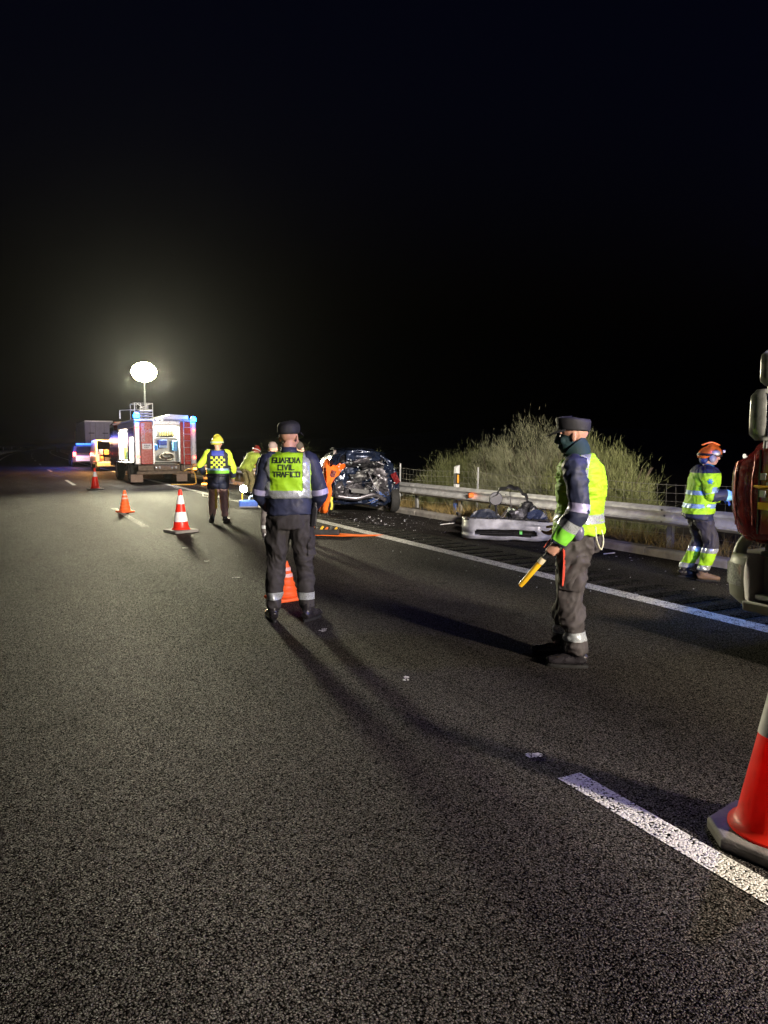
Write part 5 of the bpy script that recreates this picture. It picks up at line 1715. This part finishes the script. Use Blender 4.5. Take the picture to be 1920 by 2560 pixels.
# --- traffic cones
CONE = M('cone_red_plastic', (.95, .034, .016), .42, var=.2, scale=5., bump=.05)
def glowing(m, w):
    """thin PVC: lets part of the light through"""
    nt = m.node_tree
    b_ = nt.nodes['Principled BSDF']
    tr_ = nt.nodes.new('ShaderNodeBsdfTranslucent')
    nt.links.new(b_.inputs['Base Color'].links[0].from_socket, tr_.inputs[0])
    mx_ = nt.nodes.new('ShaderNodeMixShader')
    mx_.inputs[0].default_value = w
    nt.links.new(b_.outputs[0], mx_.inputs[1])
    nt.links.new(tr_.outputs[0], mx_.inputs[2])
    nt.links.new(mx_.outputs[0], nt.nodes['Material Output'].inputs[0])
glowing(CONE, .4)
CONE_O = M('cone_orange_fabric', (.98, .13, .02), .6, var=.1)
CBASE = M('cone_base_rubber', (.16, .15, .14), .75, var=.25, bump=.4)
CBASE2 = M('cone_base_yellowish', (.30, .30, .22), .7, var=.2, bump=.3)
BANDW = M('cone_white_band', (.74, .74, .76), .4, .1, var=.08)
def big_cone(label, loc, rz, h, rb, bands, base, octo=False, basemat=CBASE, rt=.028):
    t = thing('traffic_cone', label, 'traffic cone', loc, rz, 'red traffic cones along the lane')
    b2 = MB()
    def pl(s, c):
        return [(s, -s + c), (s, s - c), (s - c, s), (-s + c, s), (-s, s - c), (-s, -s + c), (-s + c, -s), (s - c, -s)]
    c = base * (.5 if octo else .16)
    b2.loft([[(x, y, z) for x, y in pl(base * k, c * k)] for z, k in ((0, 1.), (.035, 1.), (.05, .97), (.052, .80))])
    b2.build('base', basemat, t, bevel=.006)
    rad = lambda z: rb + (rt - rb) * (z - .05) / (h - .05)
    pr = [(rb * 1.14, .048), (rb * 1.14, .062), (rb * 1.02, .075)] + [(rad(z), z) for z in np.linspace(.09, h - .03, 9)] + [(rt * .9, h), (rt * .5, h + .004)]
    MB().lathe(pr, n=40).build('cone_shell', CONE, t, smooth=True)
    for z0, z1 in bands:
        MB().lathe([(rad(z) + .0025, z) for z in np.linspace(z0, z1, 3)], n=40, cap=False).build('white_band', BANDW, t, smooth=True)
    return t
big_cone('large red cone on octagonal grey base cut by the right picture edge', (2.765, 1.86, 0), R(12), .80, .172, [(.452, .625)], .245, True, CBASE)
big_cone('red cone with two white bands standing in the lane by the rescuer', (2.86, 14.1, 0), R(20), .80, .15, [(.20, .38), (.53, .69)], .25)
big_cone('farthest red cone with one white band near the fire engine', (2.84, 29.2, 0), R(10), .80, .15, [(.48, .66)], .26)
def soft_cone(label, loc, rz, h):
    t = thing('folding_cone', label, 'traffic cone', loc, rz, 'orange folding cones')
    b2 = MB().loft([[(x * s, y * s, z) for x, y in ((1, -1), (1, 1), (-1, 1), (-1, -1))] for z, s in ((.004, .17), (.035, .17), (.045, .15))])
    b2.build('base', CONE_O, t, bevel=.012)
    prof = []
    for k in range(13):
        z = .045 + (h - .045) * k / 12
        r = .135 - .105 * k / 12
        prof += [(r, z), (r * (.93 if k % 2 else 1.04), z + .01)]
    MB().lathe(prof, n=24).build('folding_shell', CONE_O, t, smooth=True)
    for z0 in (.62, .78):
        r0 = .135 - .105 * (z0 * h - .045) / (h - .045)
        MB().lathe([(r0 * 1.08, z0 * h), (r0 * 1.0, z0 * h + .035)], n=24, cap=False).build('pale_band', M('pale_pink_band', (.75, .45, .42), .5), t, smooth=True)
    return t
soft_cone('small orange folding cone standing on a lane dash', (2.50, 18.9, 0), R(20), .53)
soft_cone('small orange folding cone seen between the legs of the lettered officer', (2.56, 7.35, 0), R(10), .40)

# --- lamp on its blue case
g = thing('portable_work_lamp', 'lit portable lamp on a pole rising from a blue case on the road', 'work lamp', (5.55, 18.75, 0), R(-20))
MB().span(-.24, .24, -.13, .13, .02, .21).build('case', M('blue_case_plastic', (.05, .12, .50), .4), g, bevel=.04)
MB().span(-.24, .24, -.131, .131, .015, .06).build('case_foot', M('grey_case_foot', (.2, .2, .25), .5), g, bevel=.02)
MB().tube([(.02, 0, .2), (.04, 0, .3), (.16, 0, .3), (.2, 0, .2)], .02, 8, 3).build('handle', M('pale_blue_handle', (.35, .5, .8), .4), g, smooth=True)
MB().tube([(-.16, 0, .2), (-.16, 0, .43)], .014, 8).build('pole', YEL, g, smooth=True)
hd = MB().box((-.12, 0, .50), (.22, .10, .20)).build('lamp_head', BLACKP, g, bevel=.03)
MB().lathe([(.095, -.052), (.09, -.07), (.05, -.085), (.005, -.09)], (-.12, 0, .50), 18, 'Y').build('lamp_lens', M('lit_work_lamp', (1, .97, .8), .3, emit=120., ecol=(1., .93, .60)), hd, smooth='all')
lamp('POINT', 'lamp_light', (-.12, -.22, .52), PW['gen'], (1., .93, .65), g, .09)
small('power_cable', MB().tube([(6.3, 31.6, .02), (5.6, 28.5, .012), (5.9, 25.6, .012), (5.5, 23.2, .012), (6.2, 21.2, .012), (5.9, 19.3, .012), (5.66, 18.85, .03)], .014, 6, 8), BLACKP, 'black power cable lying on the road between fire engine and lamp', 'cable', smooth='all')

# --- orange mat and tool tray
rows = [[(.85 * (i / 12 - .5) * 2 + .1 * (j / 8), .34 * (1 - .75 * i / 12) * (j / 8 - .5) * 2 + .10 * math.sin(i * .5), .008 + .012 * max(0, noise.noise(Vector((i * .5, j * .6, 4))))) for j in range(9)] for i in range(13)]
mt = MB().loft(rows, closed=False).build('orange_mat', OSH, None, smooth='all')
mt.modifiers.new('solid', 'SOLIDIFY').thickness = .004
mt.location, mt.rotation_euler = (5.18, 12.35, .006), (0, 0, R(-32))
tag(mt, 'orange tool mat spread on the road beside the edge line', 'mat')
ty = thing('tool_tray', 'shallow black tray of yellow and orange tools on the orange mat', 'tool tray', (5.02, 12.42, .022), R(-30))
MB().span(-.34, .34, -.15, .15, 0, .02).span(-.34, -.32, -.15, .15, .02, .10).span(.32, .34, -.15, .15, .02, .10).span(-.32, .32, -.15, -.13, .02, .10).span(-.32, .32, .13, .15, .02, .10).build('tray', BLACKP, ty, bevel=.006)
for i in range(7):
    MB().tube([(-.26 + i * .085, -.09, .07), (-.24 + i * .085, .09, .10 + .02 * (i % 2))], .022, 8).build('tool', [YEL, ORL, M('tool_dark', (.05, .05, .05), .5)][i % 3], ty, smooth=True)

# --- hose and amber lamp beside the fire engine
hr = thing('amber_warning_trolley', 'low trolley with lit amber lamps on the shoulder right of the fire engine', 'trolley', (7.5, 30.6, 0), R(-10))
MB().span(-.35, .35, -.2, .2, .25, .62).build('cabinet', M('bronze_cabinet', (.20, .14, .08), .5), hr, bevel=.02)
MB().span(-.38, .38, -.24, .24, .64, .70).build('top', SILV, hr, bevel=.01)
for x in (-.22, .12):
    MB().span(x - .1, x + .1, -.215, -.2, .44, .50).build('amber_lamp', AMB_L, hr, bevel=.005)
MB().span(-.42, .35, -.3, -.22, .03, .08).build('amber_bar', AMB_L, hr, bevel=.01)
for x in (-.3, .3):
    MB().lathe([(.03, -.02), (.12, -.02), (.12, .02), (.03, .02)], (x, -.05, .12), 14, 'X').build('castor', TYRE, hr, smooth=True)
lamp('POINT', 'amber_trolley_light', (0, -.45, .4), PW['amber'] * .25, (1., .42, .06), hr, .1)
small('yellow_hose', MB().tube([(6.55, 31.4, .55), (6.75, 31.2, .66), (6.92, 31.15, .5), (6.97, 31.1, .2), (6.9, 31.0, .03), (6.4, 30.7, .03), (5.9, 30.9, .03)], .026, 8, 5), M('yellow_hose_rubber', (.65, .42, .08), .5), 'yellow hose looping down to the road at the rear of the fire engine', 'hose', smooth='all')

# --- far vehicles
def car_sec(prof, x0, x1, inset=.16, zi=.95):
    """side profile (y, z) extruded across with the upper part drawn in"""
    def X(s, z):
        k = max(0, min(1, (z - zi) / .6))
        return (x0 + inset * k) if s == 0 else (x1 - inset * k)
    return [[(X(0, z), y, z) for y, z in prof], [(X(1, z), y, z) for y, z in prof]]
S = thing('police_car', 'police estate car with a blue light bar on the far shoulder', 'police car', (5.28, 61.0, 0))
MB().loft(car_sec([(0, .35), (-.02, .8), (.02, 1.02), (.28, 1.58), (.6, 1.64), (2.0, 1.62), (2.9, 1.05), (4.3, .92), (4.45, .4)], -.88, .88)).build('body', M('dark_car_paint', (.05, .05, .06), .3, coat=.4), S, bevel=.04)
MB().loft([[(-.62, -.005, 1.06), (.62, -.005, 1.06), (.55, .24, 1.50), (-.55, .24, 1.50)], [(-.62, -.025, 1.06), (.62, -.025, 1.06), (.55, .22, 1.52), (-.55, .22, 1.52)]]).build('rear_window', GLASS, S)
MB().span(-.66, .66, -.06, -.015, .42, .86).build('tailgate', WHITEP, S, bevel=.03)
MB().span(-.80, .80, -.10, -.01, .34, .44).build('bumper', BLACKP, S, bevel=.02)
MB().span(-.26, .26, -.075, -.061, .60, .70).build('number_plate', M('yellowish_plate', (.75, .7, .55), .5), S)
for x in (-.74, .74):
    MB().span(x - .12, x + .12, -.07, .02, .80, 1.12).build('tail_lamp', RED_L, S, bevel=.02)
MB().span(-.55, .55, .65, .90, 1.68, 1.80).build('light_bar', M('dim_blue_light_bar', (.05, .25, .9), .3, emit=2.2, ecol=(.05, .25, 1.)), S, bevel=.03)
for x in (-.8, .8):
    for y in (.85, 3.6):
        wheel(S, (x, y, .33), .33, .22, 1 if x > 0 else -1)
lamp('POINT', 'light_bar_light', (-1.6, -.6, 2.1), PW['far_blue'], (.08, .16, 1.), S, .2)
lamp('POINT', 'tail_light', (-.9, -.5, 1.0), 60., (1., .07, .04), S, .1)
lamp('POINT', 'tail_light', (-.5, -1.2, .9), PW['far_white'] * .5, (1., .82, .6), S, .1)  # unseen warm white light behind the tailgate, not a tail lamp

Vn = thing('rescue_van', 'van with open lit rear full of equipment parked ahead of the fire engine', 'van', (6.0, 50.0, 0))
niche_mb = MB().span(-.95, .95, 2.2, 2.25, .6, 1.9).span(-.97, -.93, 0, 2.2, .6, 1.95).span(.93, .97, 0, 2.2, .6, 1.95).span(-.97, .97, 0, 2.2, 1.92, 1.99).span(-.97, .97, 0, 2.2, .52, .6)
niche_mb.build('load_bay', WHITEP, Vn, bevel=.02)
MB().prism([(2.2, .4), (4.6, .4), (4.65, .9), (3.9, 1.2), (3.3, 1.95), (2.2, 1.99)], 'X', -.97, .97).build('cab', WHITEP, Vn, bevel=.04)
MB().span(-.98, .98, -.08, .05, .30, .56).build('rear_bumper', WHITEP, Vn, bevel=.03)
for x in (-.9, .9):
    MB().span(x - .07, x + .07, -.05, .03, .62, 1.1).build('tail_lamp', RED_L, Vn, bevel=.02)
for i in range(10):
    MB().span(-.8 + (i % 5) * .33, -.55 + (i % 5) * .33, .3 + .1 * (i % 3), .9, .62 + .42 * (i // 5), .62 + .42 * (i // 5) + random.uniform(.22, .38)).build('equipment_case', M(['case_orange', 'case_dark', 'case_pale'][i % 3], [(.7, .35, .12), (.06, .06, .08), (.6, .58, .6)][i % 3], .5), Vn, bevel=.02)
MB().span(-.6, .6, .2, .26, 1.88, 1.905).build('bay_lamp', WHT_L, Vn)
lamp('AREA', 'bay_light', (0, .3, 1.86), PW['far_white'] * .4, (1., .9, .75), Vn, 1., aim=(0, .2, .4))
MB().span(-1.0, -.96, 0, .9, .6, 1.9).build('side_door', WHITEP, Vn, bevel=.02)
MB().lathe([(.09, 1.99), (.09, 2.1), (.03, 2.15)], (.1, .4, 0), 14).build('amber_beacon', AMB_L, Vn, smooth=True)
lamp('POINT', 'amber_beacon_light', (-1.5, -.8, 1.9), PW['far_amber'], (1., .45, .10), Vn, .15)
for x in (-.86, .86):
    for y in (.9, 3.8):
        wheel(Vn, (x, y, .34), .34, .22, 1 if x > 0 else -1)

Lr = thing('box_lorry', 'pale box lorry with closed rear doors beyond the police car', 'lorry', (7.75, 74.5, 0))
LIL = M('pale_lorry_panel', (.55, .55, .62), .5, var=.12, scale=2.)
MB().span(-1.24, 1.24, .06, 9.5, 1.05, 3.9).build('box', LIL, Lr, bevel=.03)
for x0, x1 in ((-1.2, -.02), (.02, 1.2)):
    d = MB().span(x0, x1, 0, .058, 1.1, 3.8).build('rear_door', LIL, Lr, bevel=.02)
    for x in ((x0 + x1) / 2 - .15, (x0 + x1) / 2 + .3):
        MB().tube([(x, -.03, 1.15), (x, -.03, 3.75)], .02, 6).build('lock_rod', STEELP, d, smooth=True)
    MB().span((x0 + x1) / 2 - .3, (x0 + x1) / 2 + .2, -.05, -.02, 2.75, 2.82).build('hinge_bar', CARB, d)
MB().span(-1.25, 1.25, -.03, .1, 3.84, 3.95).build('top_rail', ALU, Lr, bevel=.01)
MB().span(-1.1, 1.1, .3, 12.2, .6, 1.04).build('chassis', CHAS, Lr)
MB().prism([(9.8, .6), (12.2, .6), (12.25, 2.0), (11.9, 3.1), (9.8, 3.1)], 'X', -1.2, 1.2).build('cab', WHITEP, Lr, bevel=.05)
for x in (-1.05, 1.05):
    for y in (1.6, 10.8):
        wheel(Lr, (x, y, .5), .5, .3, 1 if x > 0 else -1)
for x in (-.95, .95):
    MB().span(x - .15, x + .15, -.04, .02, .75, .88).build('tail_lamp', M('unlit_red_lamp', (.3, .02, .02), .3), Lr)
MB().span(-1.1, 1.1, .0, .08, .55, .68).build('under_run_bar', STEELP, Lr)

# ------------------------------------------------------------------ haze added to stand in for lens glow round the lamps
hz_ = MB().span(-2600, 2600, -310, 4010, -2.3, 14.5).mesh('haze')
hm = bpy.data.materials.new('glow_haze')
hm.use_nodes = True
hm.node_tree.nodes.remove(hm.node_tree.nodes['Principled BSDF'])
pv = hm.node_tree.nodes.new('ShaderNodeVolumePrincipled')
pv.inputs['Color'].default_value = (.85, .87, .92, 1)
pv.inputs['Density'].default_value = .00009
pv.inputs['Anisotropy'].default_value = .86
hm.node_tree.links.new(pv.outputs[0], hm.node_tree.nodes['Material Output'].inputs['Volume'])
tag(obj('haze', hz_, hm), 'thin added haze standing in for lens glow over the motorway', 'haze', kind='stuff')
